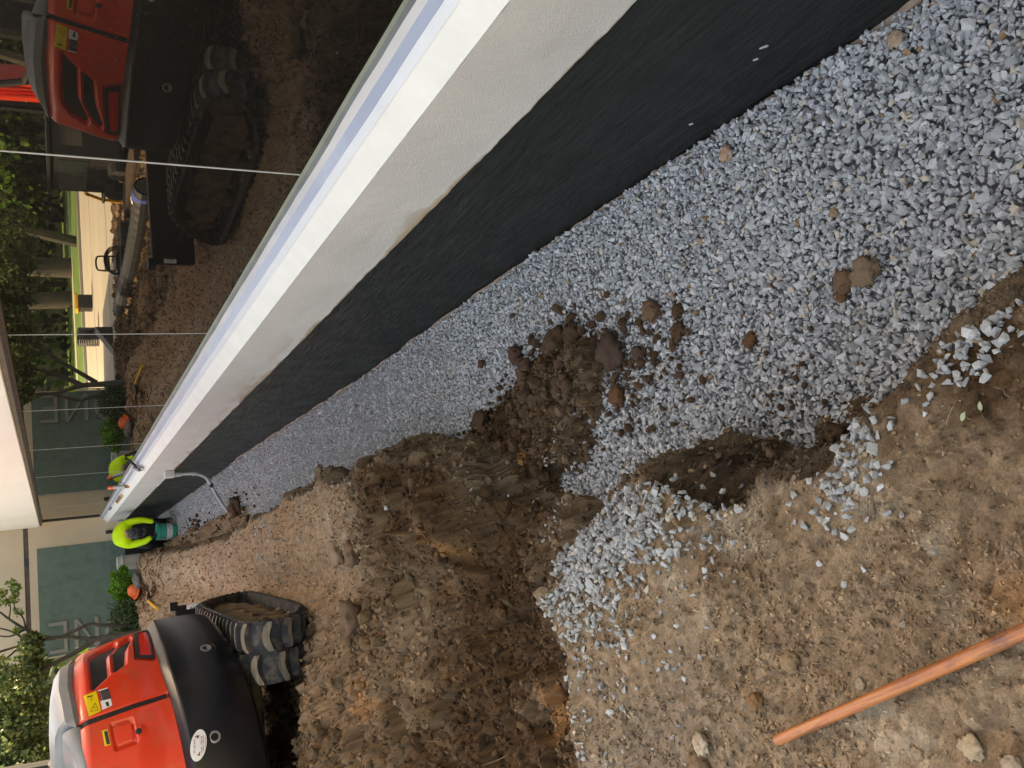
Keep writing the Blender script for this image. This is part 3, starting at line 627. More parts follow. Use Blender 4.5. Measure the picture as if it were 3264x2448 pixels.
# footing edge exposed along the stones
zf = np.interp(ys, GY, GZ)-.012+.034*(fbm(ys*4, ys*0, 111, 4)-.45)*2
fv = np.stack([np.stack([np.full_like(ys, 1.268), ys, zf+.006], -1), np.stack([1.262-.012*vn(ys*9, ys*0, 112), ys, zf], -1), np.stack([np.full_like(ys, 1.25), ys, zf-.12], -1)])
ii = np.arange(3*len(ys)).reshape(3, -1)
mk('footing', fv, np.concatenate([np.stack([ii[k, :-1], ii[k, 1:], ii[k+1, 1:], ii[k+1, :-1]], -1) for k in range(2)])[:, ::-1].copy(), foot_m, bld)
fl_ = M('pale_splash', (.42, .46, .44), .6)
for (y, z, a) in ((1.60, -.30, 2.4), (1.66, -.325, 1.5), (2.05, -.40, 1.4)):
    q = [(1.262, y+a*.0045*cos(t)*(1+.4*sin(3*t)), z+a*.0012*sin(t)+a*.003*cos(t)) for t in np.linspace(0, 2*pi, 9)[:-1]]; V = q+[(1.267, p_[1], p_[2]) for p_ in q]
    mk('paint_fleck', V, [tuple(range(8))]+[(i, 8+i, 8+(i+1) % 8, (i+1) % 8) for i in range(8)], fl_, bld)
# panes and silicone joints
yj = [YN, -1.66, .68, 3.014, 5.342, 7.702, 9.906, 12.35, 14.7, 17.1, 19.5, 20.3]
for a, b in zip(yj[:-1], yj[1:]):
    MB().box((XG, a+.004, .66), (XG+.02, b-.004, 1.78)).build('glass_pane', glass_m, bld)
    if b < 20: MB().box((XG-.002, b-.0036, .66), (XG+.012, b+.0036, 1.78)).build('glass_joint', joint_m, bld)
# head frame, rounded bronze cover under the fascia
ys2 = (YN, 20.28)
prof = [(1.419, 1.742), (1.405, 1.733), (1.385, 1.735), (1.378, 1.748), (1.36, 1.752), (1.345, 1.747), (1.33, 1.757), (1.326, 1.80)]
V = [(x, y, z) for y in ys2 for (x, z) in prof]; k = len(prof)
mk('head_frame', V, [(i, i+1, k+i+1, k+i) for i in range(k-1)], bronze_m, bld, False)
MB().box((1.395, 20.20, .62), (1.50, 20.30, 1.79)).build('end_frame', darkmetal_m, bld)
fy = [YN, -1.0, 2.4, 5.8, 9.2, 12.0, 14.9, 17.4, 20.33]
for a, b in zip(fy[:-1], fy[1:]):
    MB().box((1.31, a+.003, 1.787), (1.47, b-.003, 4.6), bev=.006).build('fascia_panel', fascia_m, bld)
MB().box((1.2595, YF-.04, .212), (1.50, YF+.0, .30)).build('band_end', stucco_m if False else cream_m, bld)
mb = MB(); mb.add([(1.262, YF, .3), (1.262, YF, .526), (1.337, YF, .5935), (1.42, YF, .68), (1.42, YF, .3)], [(0, 1, 2, 3, 4)]); mb.build('sill_end', cream_m, bld)

# ------------------------------------------------------------------ wing with the teal sign panel (far)
WY = 20.42
wing = empty('building_wing', (0, WY, 0), 'beige rendered wing at the trench end with teal sign panel', 'building')
MB().box((-1.34, WY, -.6), (1.9, WY+9, 2.005)).build('wall', wingwall_m, wing)
MB().box((-1.34, WY, 2.095), (1.9, WY+9, 4.6)).build('upper_wall', wingwall_m, wing)
MB().box((-1.30, WY+.03, 2.007), (1.9, WY+8.9, 2.093)).build('reveal_band', bronze_m, wing)
MB().box((.545, WY-.004, 2.01), (.715, WY+.028, 2.088)).build('vent_cover', M('navy_metal', (.02, .025, .07), .5), wing)
MB().box((-1.31, WY-.022, -.3), (.876, WY-.002, 1.862), bev=.004).build('teal_panel', teal_m, wing)
MB().box((.50, WY-.055, -.9), (1.26, WY-.024, .215)).build('foundation_coating', tar_m, wing)
def text_mesh(s, size, bold=False):
    cu = bpy.data.curves.new('t', 'FONT'); cu.body = s; cu.size = size; cu.resolution_u = 3
    if bold: cu.offset = size*.012
    o = bpy.data.objects.new('t', cu); COL.objects.link(o); dg = bpy.context.evaluated_depsgraph_get(); dg.update()
    me = bpy.data.meshes.new_from_object(o.evaluated_get(dg)); v = np.array([p.co[:] for p in me.vertices]); f = [tuple(q.vertices) for q in me.polygons]
    bpy.data.objects.remove(o); bpy.data.curves.remove(cu); bpy.data.meshes.remove(me); return v, f
def bar(pts, w_):
    """polygon outline (u = along reading direction, w = letter height) extruded"""
    return pts
LT = .032
def letter(polys, name):
    mb = MB()
    for poly in polys:
        n = len(poly); V = [(x, WY-.024-LT, z) for x, z in poly]+[(x, WY-.0235, z) for x, z in poly]
        mb.add(V, [tuple(range(n)), tuple(range(n, 2*n))[::-1]]+[(i, n+i, n+(i+1) % n, (i+1) % n) for i in range(n)])
    o = mb.build(name, letter_m, wing); return o
# letters read upwards: letter tops point left (-X)
xa, xb = -1.255, -.645
s_ = .065
letter([[(xb, 1.372), (xb, 1.372+s_), (xa, 1.372+s_), (xa, 1.372)], [(xb, 1.437), (xb, 1.70), (xb-s_, 1.70), (xb-s_, 1.437)], [(-.925, 1.437), (-.925, 1.66), (-.925-s_, 1.66), (-.925-s_, 1.437)], [(xa+s_, 1.437), (xa+s_, 1.70), (xa, 1.70), (xa, 1.437)]], 'letter_e')
letter([[(xb, .79), (xb, .79+s_), (xa, .79+s_), (xa, .79)], [(xb, 1.17), (xb, 1.17+s_), (xa, 1.17+s_), (xa, 1.17)], [(xa, .856), (xa+.085, .856), (xb, 1.169), (xb-.085, 1.169)]], 'letter_n')
ring = MB(); n = 40; cxo, czo, ro, ri = -.95, .37, .315, .25; V = []
for i in range(n):
    th = 2*pi*i/n
    for (r_, yy) in ((ro, WY-.024-LT), (ri, WY-.024-LT), (ro, WY-.0235), (ri, WY-.0235)): V.append((cxo+r_*cos(th), yy, czo+r_*sin(th)*.93))
F = []
for i in range(n):
    a = i*4; b = ((i+1) % n)*4; F += [(a, b, b+1, a+1), (a, a+2, b+2, b), (a+1, b+1, b+3, a+3)]
ring.add(V, F).build('letter_o', letter_m, wing)
wf = empty('hose_bib', (1.07, WY, .50), 'small dark wall fixture on the beige wing beside the sill end', 'wall fixture')
mb = MB().box((1.03, WY-.05, .44), (1.10, WY-.003, .57), bev=.008); mb.tube([(1.065, WY-.05, .47), (1.065, WY-.11, .46), (1.065, WY-.12, .41)], .018); mb.build('valve', darkmetal_m, wf)
MB().lathe((1.065, WY-.075, .50), [(.035, 0), (.04, .01), (.035, .02)], 12).build('handwheel', darkmetal_m, wf)

# small black clip on the stucco near its end
cl = empty('pipe_clip', (1.25, 19.6, .32), 'small black T shaped clip fixed on the stucco near its far end', 'clip')
MB().box((1.238, 19.55, .30), (1.259, 19.62, .312)).box((1.225, 19.57, .25), (1.238, 19.60, .37)).build('clip', ink_m, cl)

# ------------------------------------------------------------------ conduit
def smooth_path(pts, n=6):
    P_ = [Vector(p) for p in pts]; P_ = [P_[0]*2-P_[1]]+P_+[P_[-1]*2-P_[-2]]; out = []
    for i in range(1, len(P_)-2):
        for k in range(n):
            t = k/n; a, b, c, d = P_[i-1:i+3]
            out.append(.5*((2*b)+(-a+c)*t+(2*a-5*b+4*c-d)*t*t+(-a+3*b-3*c+d)*t**3))
    out.append(P_[-2]); return out
cd = empty('conduit_pipe', (1.2, 11.4, 0), 'bent grey plastic pipe leaving the wall and crossing the trench', 'pipe')
MB().tube(smooth_path([(1.212, 11.35, .20), (1.205, 11.34, 0), (1.195, 11.35, -.07), (1.15, 11.40, -.17), (1.06, 11.52, -.245), (.95, 11.55, -.30), (.80, 11.35, -.335), (.66, 11.1, -.36), (.45, 10.8, -.40)]), .021, 12, False).build('pipe', pvc_m, cd, True)
MB().box((1.175, 11.28, .20), (1.262, 11.42, .32), bev=.01).build('junction_box', M('painted_box', (.55, .53, .49), .7), cd)
MB().tube([(1.212, 11.35, .22), (1.21, 11.345, .13)], .032, 12).build('coupling', pvc_m, cd, True)
MB().tube([(1.204, 11.34, -.005), (1.20, 11.342, -.04)], .028, 12).build('coupling', pvc_m, cd, True)
MB().tube([(1.07, 11.50, -.24), (1.04, 11.53, -.255)], .027, 12).build('coupling', blackpl_m, cd, True)

# ------------------------------------------------------------------ things on the sill
def sillz(x): return .5265+(x-1.2605)*(.067/.0765)
ct = empty('caulk_tube', (1.315, 13.42, .575), 'grey sealant tube with orange cap standing tilted on the sill', 'sealant tube')
b0 = Vector((1.318, 13.40, .588)); t0 = Vector((1.352, 13.75, .815)); ax = (t0-b0).normalized(); Lc = (t0-b0).length
MB().lathe(b0, [(.024, 0), (.026, .004), (.026, Lc*.72)], 16, ax).build('tube', tubeg_m, ct, True)
MB().lathe(b0, [(.0262, -.01), (.0275, -.008), (.0275, .035), (.0265, .036)], 16, ax).build('end_band', M('black_orange', (.03, .02, .015), .5, dirt=(.7, .25, .04), dscale=14, dlo=.48, dhi=.52), ct, True)
MB().lathe(b0, [(.029, Lc*.72), (.031, Lc*.73), (.031, Lc*.98), (.026, Lc)], 16, ax).build('cap', orange_m, ct, True)
br_ = empty('foam_block', (1.315, 15.2, .59), 'tan slotted foam float lying on the far sill', 'foam float')
mb = MB().box((1.29, 14.7, .575), (1.345, 16.0, .605), Matrix.Rotation(radians(-41), 3, 'Y'), bev=.006); mb.build('block', tan_m, br_)
for i in range(6): MB().box((1.285, 14.85+i*.18, .600), (1.33, 14.91+i*.18, .6085), Matrix.Rotation(radians(-41), 3, 'Y')).build('groove', brown_m, br_)
tl_ = MB().box((1.325, 17.2, .600), (1.345, 17.75, .622), bev=.004).build('putty_knife', ink_m); tag(tl_, 'small black tool lying farthest along the sill', 'tool')
gn = empty('caulking_gun', (1.33, 11.2, .62), 'caulking gun with black handle and grey barrel resting on the sill', 'caulking gun')
MB().tube([(1.405, 10.95, .77), (1.37, 11.1, .70), (1.325, 11.22, .635)], .016, 10).build('handle', blackpl_m, gn, True)
MB().lathe((1.30, 11.30, .60), [(.026, 0), (.028, .01), (.028, .12), (.02, .14)], 14, (.35, 1, .42)).build('barrel', steel_m, gn, True)
mb = MB().tube([(1.285, 11.02, .592), (1.33, 11.14, .634)], .010, 8).tube([(1.275, 11.12, .585), (1.32, 11.24, .628)], .008, 8); mb.build('trigger', steel_m, gn, True)
MB().lathe((1.29, 11.17, .592), [(.02, 0), (.026, .01), (.026, .03), (.018, .04)], 12, (.5, 1, .3)).build('collar', blackpl_m, gn, True)
MB().box((1.272, 11.06, .578), (1.30, 11.36, .592), Matrix.Rotation(radians(-41), 3, 'Y')).build('paper', wht_m, gn)

# ------------------------------------------------------------------ excavator
CX, CY = -1.3, 7.3; OA, OB, ON = 1.04, 1.83, 2.75
def outl(phi, off=0):
    c, s = np.cos(phi), np.sin(phi); r = (np.abs(c/(OA+off))**ON+np.abs(s/(OB+off))**ON)**(-1/ON); return CX+r*c, CY+r*s
ph_t = np.radians(np.linspace(-179, -1, 1600)); ox, oy = outl(ph_t); ST = np.concatenate([[0], np.cumsum(np.hypot(np.diff(ox), np.diff(oy)))])
def S_of(deg): return np.interp(np.radians(deg), ph_t, ST)
def phi_of(s): return np.interp(s, ST, ph_t)
TX, TY = ox.copy(), oy.copy(); sc_ = float(S_of(-44.5)); i0 = int(np.searchsorted(ST, sc_)); a0 = math.atan2(TY[i0]-TY[i0-1], TX[i0]-TX[i0-1])
for i in range(i0, len(ST)):                     # past the corner the body turns away from the wall
    dd = ST[i]-sc_; an = a0+(math.radians(123)-a0)*min(1, dd/.14); st_ = ST[i]-ST[i-1]; TX[i] = TX[i-1]+st_*cos(an); TY[i] = TY[i-1]+st_*sin(an)
def tab(s): return np.interp(s, ST, TX), np.interp(s, ST, TY)
def surf(deg, z, off=0):
    s = S_of(np.asarray(deg, float)); x, y = tab(s-3e-3); x1, y1 = tab(s+3e-3); nx = (y1-y); ny = -(x1-x); L_ = np.hypot(nx, ny)
    x, y = tab(s)
    return np.stack([x+nx/L_*off, y+ny/L_*off, np.asarray(z, float)+0*x], -1)
exc = empty('mini_excavator', (CX, CY, 0), 'orange red and black mini excavator standing on the soil bank, seen from behind', 'excavator')
def sdf_poly(px, pz, poly):
    P_ = np.array(poly, float); n = len(P_); d = np.full(px.shape, 1e9); ins = np.zeros(px.shape, bool)
    for i in range(n):
        a = P_[i]; b = P_[(i+1) % n]; e = b-a; w0 = px-a[0]; w1 = pz-a[1]; t = np.clip((w0*e[0]+w1*e[1])/(e@e), 0, 1)
        d = np.minimum(d, np.hypot(w0-e[0]*t, w1-e[1]*t))
        c = (a[1] > pz) != (b[1] > pz); ins ^= c & (px < (b[0]-a[0])*(pz-a[1])/(b[1]-a[1]+1e-12)+a[0])
    return np.where(ins, -d, d)
def pol(l): return [(float(S_of(a)), z) for a, z in l]
vent1 = pol([(-65.2, 1.384), (-62.4, 1.300), (-55, 1.292), (-48, 1.225), (-46.6, 1.235), (-48.5, 1.325), (-52.7, 1.378), (-58, 1.385)])
vent2 = pol([(-61.6, 1.262), (-60, 1.203), (-53.5, 1.182), (-47, 1.135), (-46.2, 1.145), (-48.8, 1.212), (-53.0, 1.254)])
lens = pol([(-58.0, 1.108), (-58.4, 1.045), (-49.5, 1.036), (-46.2, 1.042), (-46.2, 1.082), (-51, 1.098)])
lensf = pol([(-59.0, 1.134), (-60.0, 1.030), (-45, 1.026), (-45, 1.11), (-51, 1.122)])
latch = pol([(-73.7, 1.285), (-73.4, 1.203), (-76.3, 1.199), (-76.7, 1.272)])
latch_o = pol([(-73.2, 1.300), (-72.8, 1.20), (-76.9, 1.185), (-77.4, 1.285)])
def seamdist(s, z):
    a = np.array([S_of(-72.2), 1.50]); b = np.array([S_of(-69.35), 1.00]); e = b-a; t = np.clip(((s-a[0])*e[0]+(z-a[1])*e[1])/(e@e), 0, 1)
    return np.hypot(s-a[0]-e[0]*t, z-a[1]-e[1]*t)
flat_off = lambda s, z: -.035*sst(1.40, 1.475, z)**2-.012*sst(1.20, 1.02, z)-.27*np.clip(z-1.06, 0, 1)*sst(float(S_of(-60)), float(S_of(-44)), s)
def hood_off(s, z):
    """outer skin offset of the hood"""
    o = flat_off(s, z)
    o = o + .006*sst(1.335, 1.345, z)*0
    for pv in (vent1, vent2):
        d = sdf_poly(s, z, pv); o = o - .030*sst(.020, -.006, d)
        o = o - .004*np.exp(-((d-.028)/.010)**2)*0
    d = sdf_poly(s, z, lensf); o = o - .010*sst(.012, 0, d)
    o = o - .022*sst(.022, .008, seamdist(s, z))
    d = sdf_poly(s, z, latch_o); o = o - .018*sst(.016, -.004, d)
    d = sdf_poly(s, z, latch); o = o + .014*sst(.004, -.003, d)
    # raised boss round the key hole
    d = np.hypot(s-S_of(-75.3), (z-1.168)); o = o+.006*sst(.05, .02, d)
    return o
def hood_piece(name, s0, s1, z0, z1, mat, ds=.005, zt=None, parent=exc):
    s = np.arange(s0, s1+ds, ds); z = np.linspace(z0, z1, int((z1-z0)/.005)+2); Sg, Zg = np.meshgrid(s, z)
    if zt is not None: Zg = z0+(Zg-z0)/(z1-z0)*(zt(Sg)-z0)
    off = hood_off(Sg, Zg); P_ = surf(np.degrees(phi_of(Sg)), Zg, 0)
    e = surf(np.degrees(phi_of(Sg)), Zg, 1)-P_; P_ = P_+e*off[..., None]
    ii = np.arange(Sg.size).reshape(Sg.shape); F = np.stack([ii[:-1, :-1], ii[:-1, 1:], ii[1:, 1:], ii[1:, :-1]], -1).reshape(-1, 4)
    return mk(name, P_, F, mat, parent, True)
ztop = lambda s: np.interp(s, [S_of(-150), S_of(-79), S_of(-72), S_of(-63), S_of(-50), S_of(-20)], [1.40, 1.435, 1.475, 1.505, 1.485, 1.43])
zlow = .90
hood = hood_piece('engine_hood', float(S_of(-72.1)), sc_+1.25, zlow, 1.5, red_m, zt=ztop)
door = hood_piece('hood_door', float(S_of(-155)), float(S_of(-72.1)), zlow-.04, 1.48, red_m, zt=ztop)
def patch(name, poly, mat, off, parent, res=.004, grow=0, lift=True, uv=False, smooth=True):
    """surface patch inside a polygon (s,z) laid at an offset from the hood outline"""
    P_ = np.array(poly); s0, z0 = P_.min(0)-grow; s1, z1 = P_.max(0)+grow
    s = np.arange(s0, s1+res, res); z = np.arange(z0, z1+res, res); Sg, Zg = np.meshgrid(s, z)
    d = sdf_poly(Sg, Zg, poly); base = surf(np.degrees(phi_of(Sg)), Zg, 0); e = surf(np.degrees(phi_of(Sg)), Zg, 1)-base
    o = (off(Sg, Zg) if callable(off) else off)
    V = base+e*(np.broadcast_to(o, Sg.shape))[..., None]
    ii = np.arange(Sg.size).reshape(Sg.shape); dc = (d[:-1, :-1]+d[1:, 1:])/2
    F = np.stack([ii[:-1, :-1], ii[:-1, 1:], ii[1:, 1:], ii[1:, :-1]], -1)[dc < grow]
    used = np.unique(F); re = np.full(Sg.size, -1); re[used] = np.arange(len(used))
    at = {'uvm': ('FLOAT_VECTOR', np.stack([Sg, Zg, 0*Sg], -1).reshape(-1, 3)[used])} if uv else None
    return mk(name, V.reshape(-1, 3)[used], re[F], mat, parent, smooth, attrs=at)
for pv in (vent1, vent2): patch('vent_grille', pv, grille_m, lambda s, z: flat_off(s, z)-.026, hood, grow=.006, uv=True)
lf = patch('reflector_frame', lensf, blackpl_m, lambda s, z: flat_off(s, z)+.001+.006*(sdf_poly(s, z, lens) > 0), exc)
patch('reflector', lens, redlens_m, lambda s, z: flat_off(s, z)+.004, lf)
o = patch('latch_handle', latch, red_m, .0005, door); 
patch('seam_seal', [(float(S_of(-72.2))-.015, 1.485), (float(S_of(-72.2))+.015, 1.487), (float(S_of(-69.35))+.015, 1.0), (float(S_of(-69.35))-.015, 1.0)], blackpl_m, lambda s, z: -.010-.035*sst(1.40, 1.475, z)**2-.012*sst(1.20, 1.02, z), exc, .003)
def disc(name, deg, z, r, off, mat, parent, prof=None, n=24):
    c = surf([deg], [z], off)[0]; ax = (surf([deg], [z], 1)[0]-surf([deg], [z], 0)[0]); mb = MB(); mb.lathe(c, prof or [(r, 0), (r, .006), (r*.8, .008)], n, tuple(ax)); return mb.build(name, mat, parent, True)
disc('key_hole', -75.3, 1.168, .017, .002, blackpl_m, door)
disc('badge', -82.5, 1.30, .055, .0, wht_m, door, [(.055, 0), (.055, .006), (.045, .008)])
disc('badge_ring', -82.5, 1.30, .058, .0, steel_m, door, [(.062, 0), (.062, .005), (.055, .008), (.054, .004)])
# decals
def quad_decal(name, corners, mat, parent, off=.002, base=hood_off):
    """corners (deg,z) tl,tr,br,bl; subdivided sheet following the hood"""
    n = 10; c = [np.array([float(S_of(a)), z]) for a, z in corners]; V = []; 
    for j in range(n+1):
        for i in range(n+1):
            u, v = i/n, j/n; q = (c[0]*(1-u)+c[1]*u)*(1-v)+(c[3]*(1-u)+c[2]*u)*v; V.append(q)
    V = np.array(V); b = surf(np.degrees(phi_of(V[:, 0])), V[:, 1], 0); e = surf(np.degrees(phi_of(V[:, 0])), V[:, 1], 1)-b
    o = base(V[:, 0], V[:, 1])+off if base else off
    Pp = b+e*np.broadcast_to(o, (len(V),))[:, None]; F = [(j*(n+1)+i, (j+1)*(n+1)+i, (j+1)*(n+1)+i+1, j*(n+1)+i+1) for j in range(n) for i in range(n)]
    return mk(name, Pp, F, mat, parent, True)
def D(name, corners, mat, parent, off=.002): return quad_decal(name, corners, mat, parent, off, flat_off)
yl = D('warning_label', [(-66.5, 1.432), (-70.9, 1.412), (-70.3, 1.350), (-66.0, 1.366)][::1], yel_m, hood)
bl = D('safety_label', [(-65.9, 1.358), (-70.2, 1.342), (-69.6, 1.290), (-65.7, 1.304)], wht_m, hood)
D('label_text_block', [(-66.2, 1.345), (-68.3, 1.337), (-68.2, 1.293), (-65.9, 1.303)], ink_m, bl, .0028)
D('label_header', [(-66.1, 1.357), (-68.4, 1.349), (-68.3, 1.339), (-66.15, 1.346)], redink_m, bl, .0030)
for k in range(4): D('text_line', [(-66.5, 1.336-k*.009), (-67.9, 1.331-k*.009), (-67.9, 1.3285-k*.009), (-66.5, 1.3335-k*.009)], grey_m, bl, .0034)
D('label_pictogram', [(-68.8, 1.325), (-69.7, 1.318), (-69.6, 1.305), (-68.7, 1.309)], ink_m, bl, .003)
def line_decal(pts, w_, mat, parent, off, name='print'):
    for (a, b) in zip(pts[:-1], pts[1:]):
        a = np.array([float(S_of(a[0])), a[1]]); b = np.array([float(S_of(b[0])), b[1]]); n = np.array([-(b-a)[1], (b-a)[0]]); n = n/np.hypot(*n)*w_/2
        q = np.array([a-n, b-n, b+n, a+n]); bs = surf(np.degrees(phi_of(q[:, 0])), q[:, 1], 0); e = surf(np.degrees(phi_of(q[:, 0])), q[:, 1], 1)-bs
        mk(name, bs+e*(flat_off(q[:, 0], q[:, 1])+off)[:, None], [(0, 1, 2, 3)], mat, parent)
line_decal([(-70.0, 1.402), (-70.05, 1.362), (-68.5, 1.376), (-70.0, 1.402)], .0025, ink_m, yl, .0032)
line_decal([(-69.4, 1.386), (-69.4, 1.375)], .004, ink_m, yl, .0032)
line_decal([(-67.9, 1.395), (-67.2, 1.392)], .003, ink_m, yl, .0032)
line_decal([(-67.0, 1.414), (-66.9, 1.385)], .009, ink_m, yl, .0032)
yl2 = D('small_label', [(-73.9, 1.352), (-76.6, 1.342), (-76.5, 1.313), (-73.8, 1.324)], yel_m, door)
D('label_text_block', [(-74.1, 1.342), (-76.4, 1.333), (-76.35, 1.316), (-74.0, 1.326)], ink_m, yl2, .0028)

# grey top cover
def ring_sheet(name, degs, rings, mat, parent, wfun=None):
    d = np.array(degs, float); V = []
    for (off, z) in rings:
        wv = wfun(d) if wfun else 1+0*d
        base = surf(d, 0*d, 0); e = surf(d, 0*d, 1)-base; zb_ = ztop(S_of(d)); base = base-e*(.27*.40*sst(float(S_of(-60)), float(S_of(-44)), S_of(d)))[:, None]
        V.append(np.concatenate([(base+e*(off*1.0))[:, :2], (zb_+z*wv)[:, None]], 1))
    V = np.array(V); n = len(d); ii = np.arange(V.shape[0]*n).reshape(-1, n)
    F = np.stack([ii[:-1, :-1], ii[:-1, 1:], ii[1:, 1:], ii[1:, :-1]], -1).reshape(-1, 4)
    return mk(name, V, F, mat, parent, True)
dg = np.linspace(-72.0, -40, 60)
ring_sheet('top_cover', dg, [(-.030, -.02), (-.020, -.002), (-.016, .006), (-.026, .050), (-.030, .054), (-.085, .086), (-.17, .102), (-.35, .11), (-.7, .11)], gplast_m, exc, lambda d: sst(-72.4, -70.5, d)*(1-.75*sst(-56, -42, d))).data.set_sharp_from_angle(angle=radians(22))
dg = np.linspace(-130, -72.0, 60)
ring_sheet('rear_cover', dg, [(-.030, -.02), (-.022, -.002), (-.03, .03), (-.05, .055), (-.09, .07), (-.2, .075), (-.5, .075)], gplast_m, exc, lambda d: .65+.35*sst(-78, -73, d))
fxx, fyy = tab(np.linspace(float(S_of(-160)), sc_+1.25, 60)); fxx = CX-.1+(fxx-CX+.1)*.90; fyy = 7.3+(fyy-7.3)*.93
mk('deck', np.stack([fxx, fyy, 0*fxx+1.405], -1), [tuple(range(60))], blackpl_m, exc)
# counterweight
dg = np.concatenate([np.linspace(-165, -60, 110), np.linspace(-59, -42.0, 50)])
botz = np.interp(dg, [-165, -100, -85, -75, -62, -50, -38], [.44, .45, .465, .50, .55, .60, .64])
prof = [(-.05, 1.024, 0), (-.006, 1.022, 0), (.002, 1.018, 0), (.040, .986, 0), (.045, .976, 0), (.047, .90, 0), (.046, .80, 0), (.042, .74, .1), (.030, .0, .62), (.015, .0, .8), (-.02, .0, .93), (-.08, .0, 1), (-.4, .0, 1.02)]
V = []
zdrop = np.interp(dg, [-165, -90, -83, -72, -64, -55, -38], [-.13, -.105, -.085, -.045, -.012, 0, 0])
for off, z, k in prof:
    base = surf(dg, 0*dg, 0); e = surf(dg, 0*dg, 1)-base; zz = (.98+(z-.98 if z else -.24))+zdrop
    zz = zz*(1-k)+botz*k if k else zz
    bulge = .0
    V.append(np.concatenate([(base+e*off)[:, :2], zz[:, None]], 1))
V = np.array(V); n = len(dg); ii = np.arange(V.shape[0]*n).reshape(-1, n); F = [tuple(q) for q in np.stack([ii[1:, :-1], ii[1:, 1:], ii[:-1, 1:], ii[:-1, :-1]], -1).reshape(-1, 4)]
F = [q[::-1] for q in F]; F.append(tuple(ii[:, -1])); cw = mk('counterweight', V.reshape(-1, 3), F, blk_m, exc, True); cw.data.set_sharp_from_angle(angle=radians(18))
cwz = lambda deg, z: z
for deg, z in ((-61.5, .742), (-79.1, .778)):
    disc('bolt_recess', deg, z, .055, .030, blackpl_m, cw, [(.062, .0), (.062, .010), (.054, .011), (.050, .006)])
    disc('bolt', deg, z, .03, .034, steel_m, cw, [(.034, 0), (.034, .012), (.022, .013), (.022, .009), (.018, .009)])
# oval dealer sticker with printed lines
oc = (-79.85, .868); os_ = float(S_of(oc[0])); n = 40
def cwpt(s, z, off): q = surf(np.degrees(phi_of(s)), z, 0); return q+(surf(np.degrees(phi_of(s)), z, 1)-q)*off
th = np.linspace(0, 2*pi, n, endpoint=False); rings = [(1, .0462), (.97, .0485), (.6, .0487), (.2, .0488)]
V = np.concatenate([cwpt(os_+.078*k*np.cos(th)-.012*k*np.sin(th), oc[1]+.046*k*np.sin(th)-.008*k*np.cos(th), of) for k, of in rings]); F = [(a*n+i, a*n+(i+1) % n, (a+1)*n+(i+1) % n, (a+1)*n+i) for a in range(3) for i in range(n)]+[tuple(3*n+i for i in range(n))]
ov = mk('dealer_sticker', V, F, wht_m, cw)
def cwtext(txt, size, du, dz, mat, bold=True, w_=None):
    v, f = text_mesh(txt, size, bold); v[:, 0] -= (v[:, 0].min()+v[:, 0].max())/2; 
    if w_: v[:, 0] *= w_/(np.ptp(v[:, 0])+1e-9)
    mk('print', cwpt(os_+du+v[:, 0], oc[1]+dz+v[:, 1]-.1*(v[:, 0]+du), .0498), f, mat, ov)
V = cwpt(os_+np.array([-.052, .05, .05, -.052]), oc[1]+np.array([.002, .000, .016, .012]), .0492); mk('print', V, [(0, 1, 2, 3)], pinkink_m, ov)
V = cwpt(os_+np.array([-.052, .05, .05, -.052]), oc[1]+np.array([-.003, -.008, .006, .004]), .0495); mk('print', V, [(0, 1, 2, 3)], ink_m, ov)
cwtext('571 542 6422', .013, .0, .018, redink_m, w_=.07)
cwtext('Mid-State', .013, .0, -.003, wht_m, w_=.085)
cwtext('SALES - SERVICE', .011, .0, -.019, redink_m, w_=.085)
cwtext('PARTS - RENTAL', .011, .004, -.030, redink_m, w_=.078)
cwtext('www', .006, .004, -.0385, ink_m, w_=.06)
# side panel to the front, lower frame, slew ring
sp_ = np.linspace(float(S_of(-160)), sc_+1.25, 60); fx, fy_ = tab(sp_); fx = CX+(fx-CX)*.965; fy_ = 7.3+(fy_-7.3)*.975; k = len(sp_)
mb = MB(); mb.add([(x, y, .60) for x, y in zip(fx, fy_)]+[(x, y, .99) for x, y in zip(fx, fy_)], [tuple(range(k))[::-1], tuple(range(k, 2*k))]+[(i, (i+1) % k, k+(i+1) % k, k+i) for i in range(k)]); mb.build('upper_frame', blk_m, exc)
sp_ = np.linspace(sc_+.06, sc_+1.25, 20); dgs = np.degrees(phi_of(sp_)); V = np.concatenate([surf(dgs, 0*dgs+.64, .004), surf(dgs, 0*dgs+.98, .006)]); mk('side_skirt', V, [(i, i+1, 21+i, 20+i) for i in range(19)], red_m, exc)
MB().lathe((CX, 7.3, .44), [(.45, 0), (.45, .16)], 30).build('slew_ring', mudsteel_m, exc)
MB().box((-2.0, 6.7, .25), (-.6, 7.9, .44), bev=.02).build('track_frame', mudsteel_m, exc)
# cab / canopy
cab = empty('cab', (-1.75, 7.3, .95)); cab.parent = exc; cab.location = (-.45, 0, .95)
for x in (-2.2, -1.35):
    for y in (6.35, 8.0): MB().tube([(x, y, 1.3), (x, y, 2.55)], .035, 8).build('post', blackpl_m, cab)
MB().box((-2.25, 6.2, 2.55), (-1.2, 8.2, 2.63), bev=.02).build('roof', blackpl_m, cab)
MB().tube([(-1.21, 6.55, 1.45), (-1.19, 7.25, 1.62), (-1.21, 7.6, 2.3)], .03, 8).build('hand_rail', blackpl_m, cab)
MB().box((-2.0, 7.0, 1.3), (-1.45, 7.12, 1.95), bev=.03).build('seat_back', blackpl_m, cab)
MB().box((-2.0, 7.1, 1.28), (-1.45, 7.6, 1.40), bev=.03).build('seat', blackpl_m, cab)
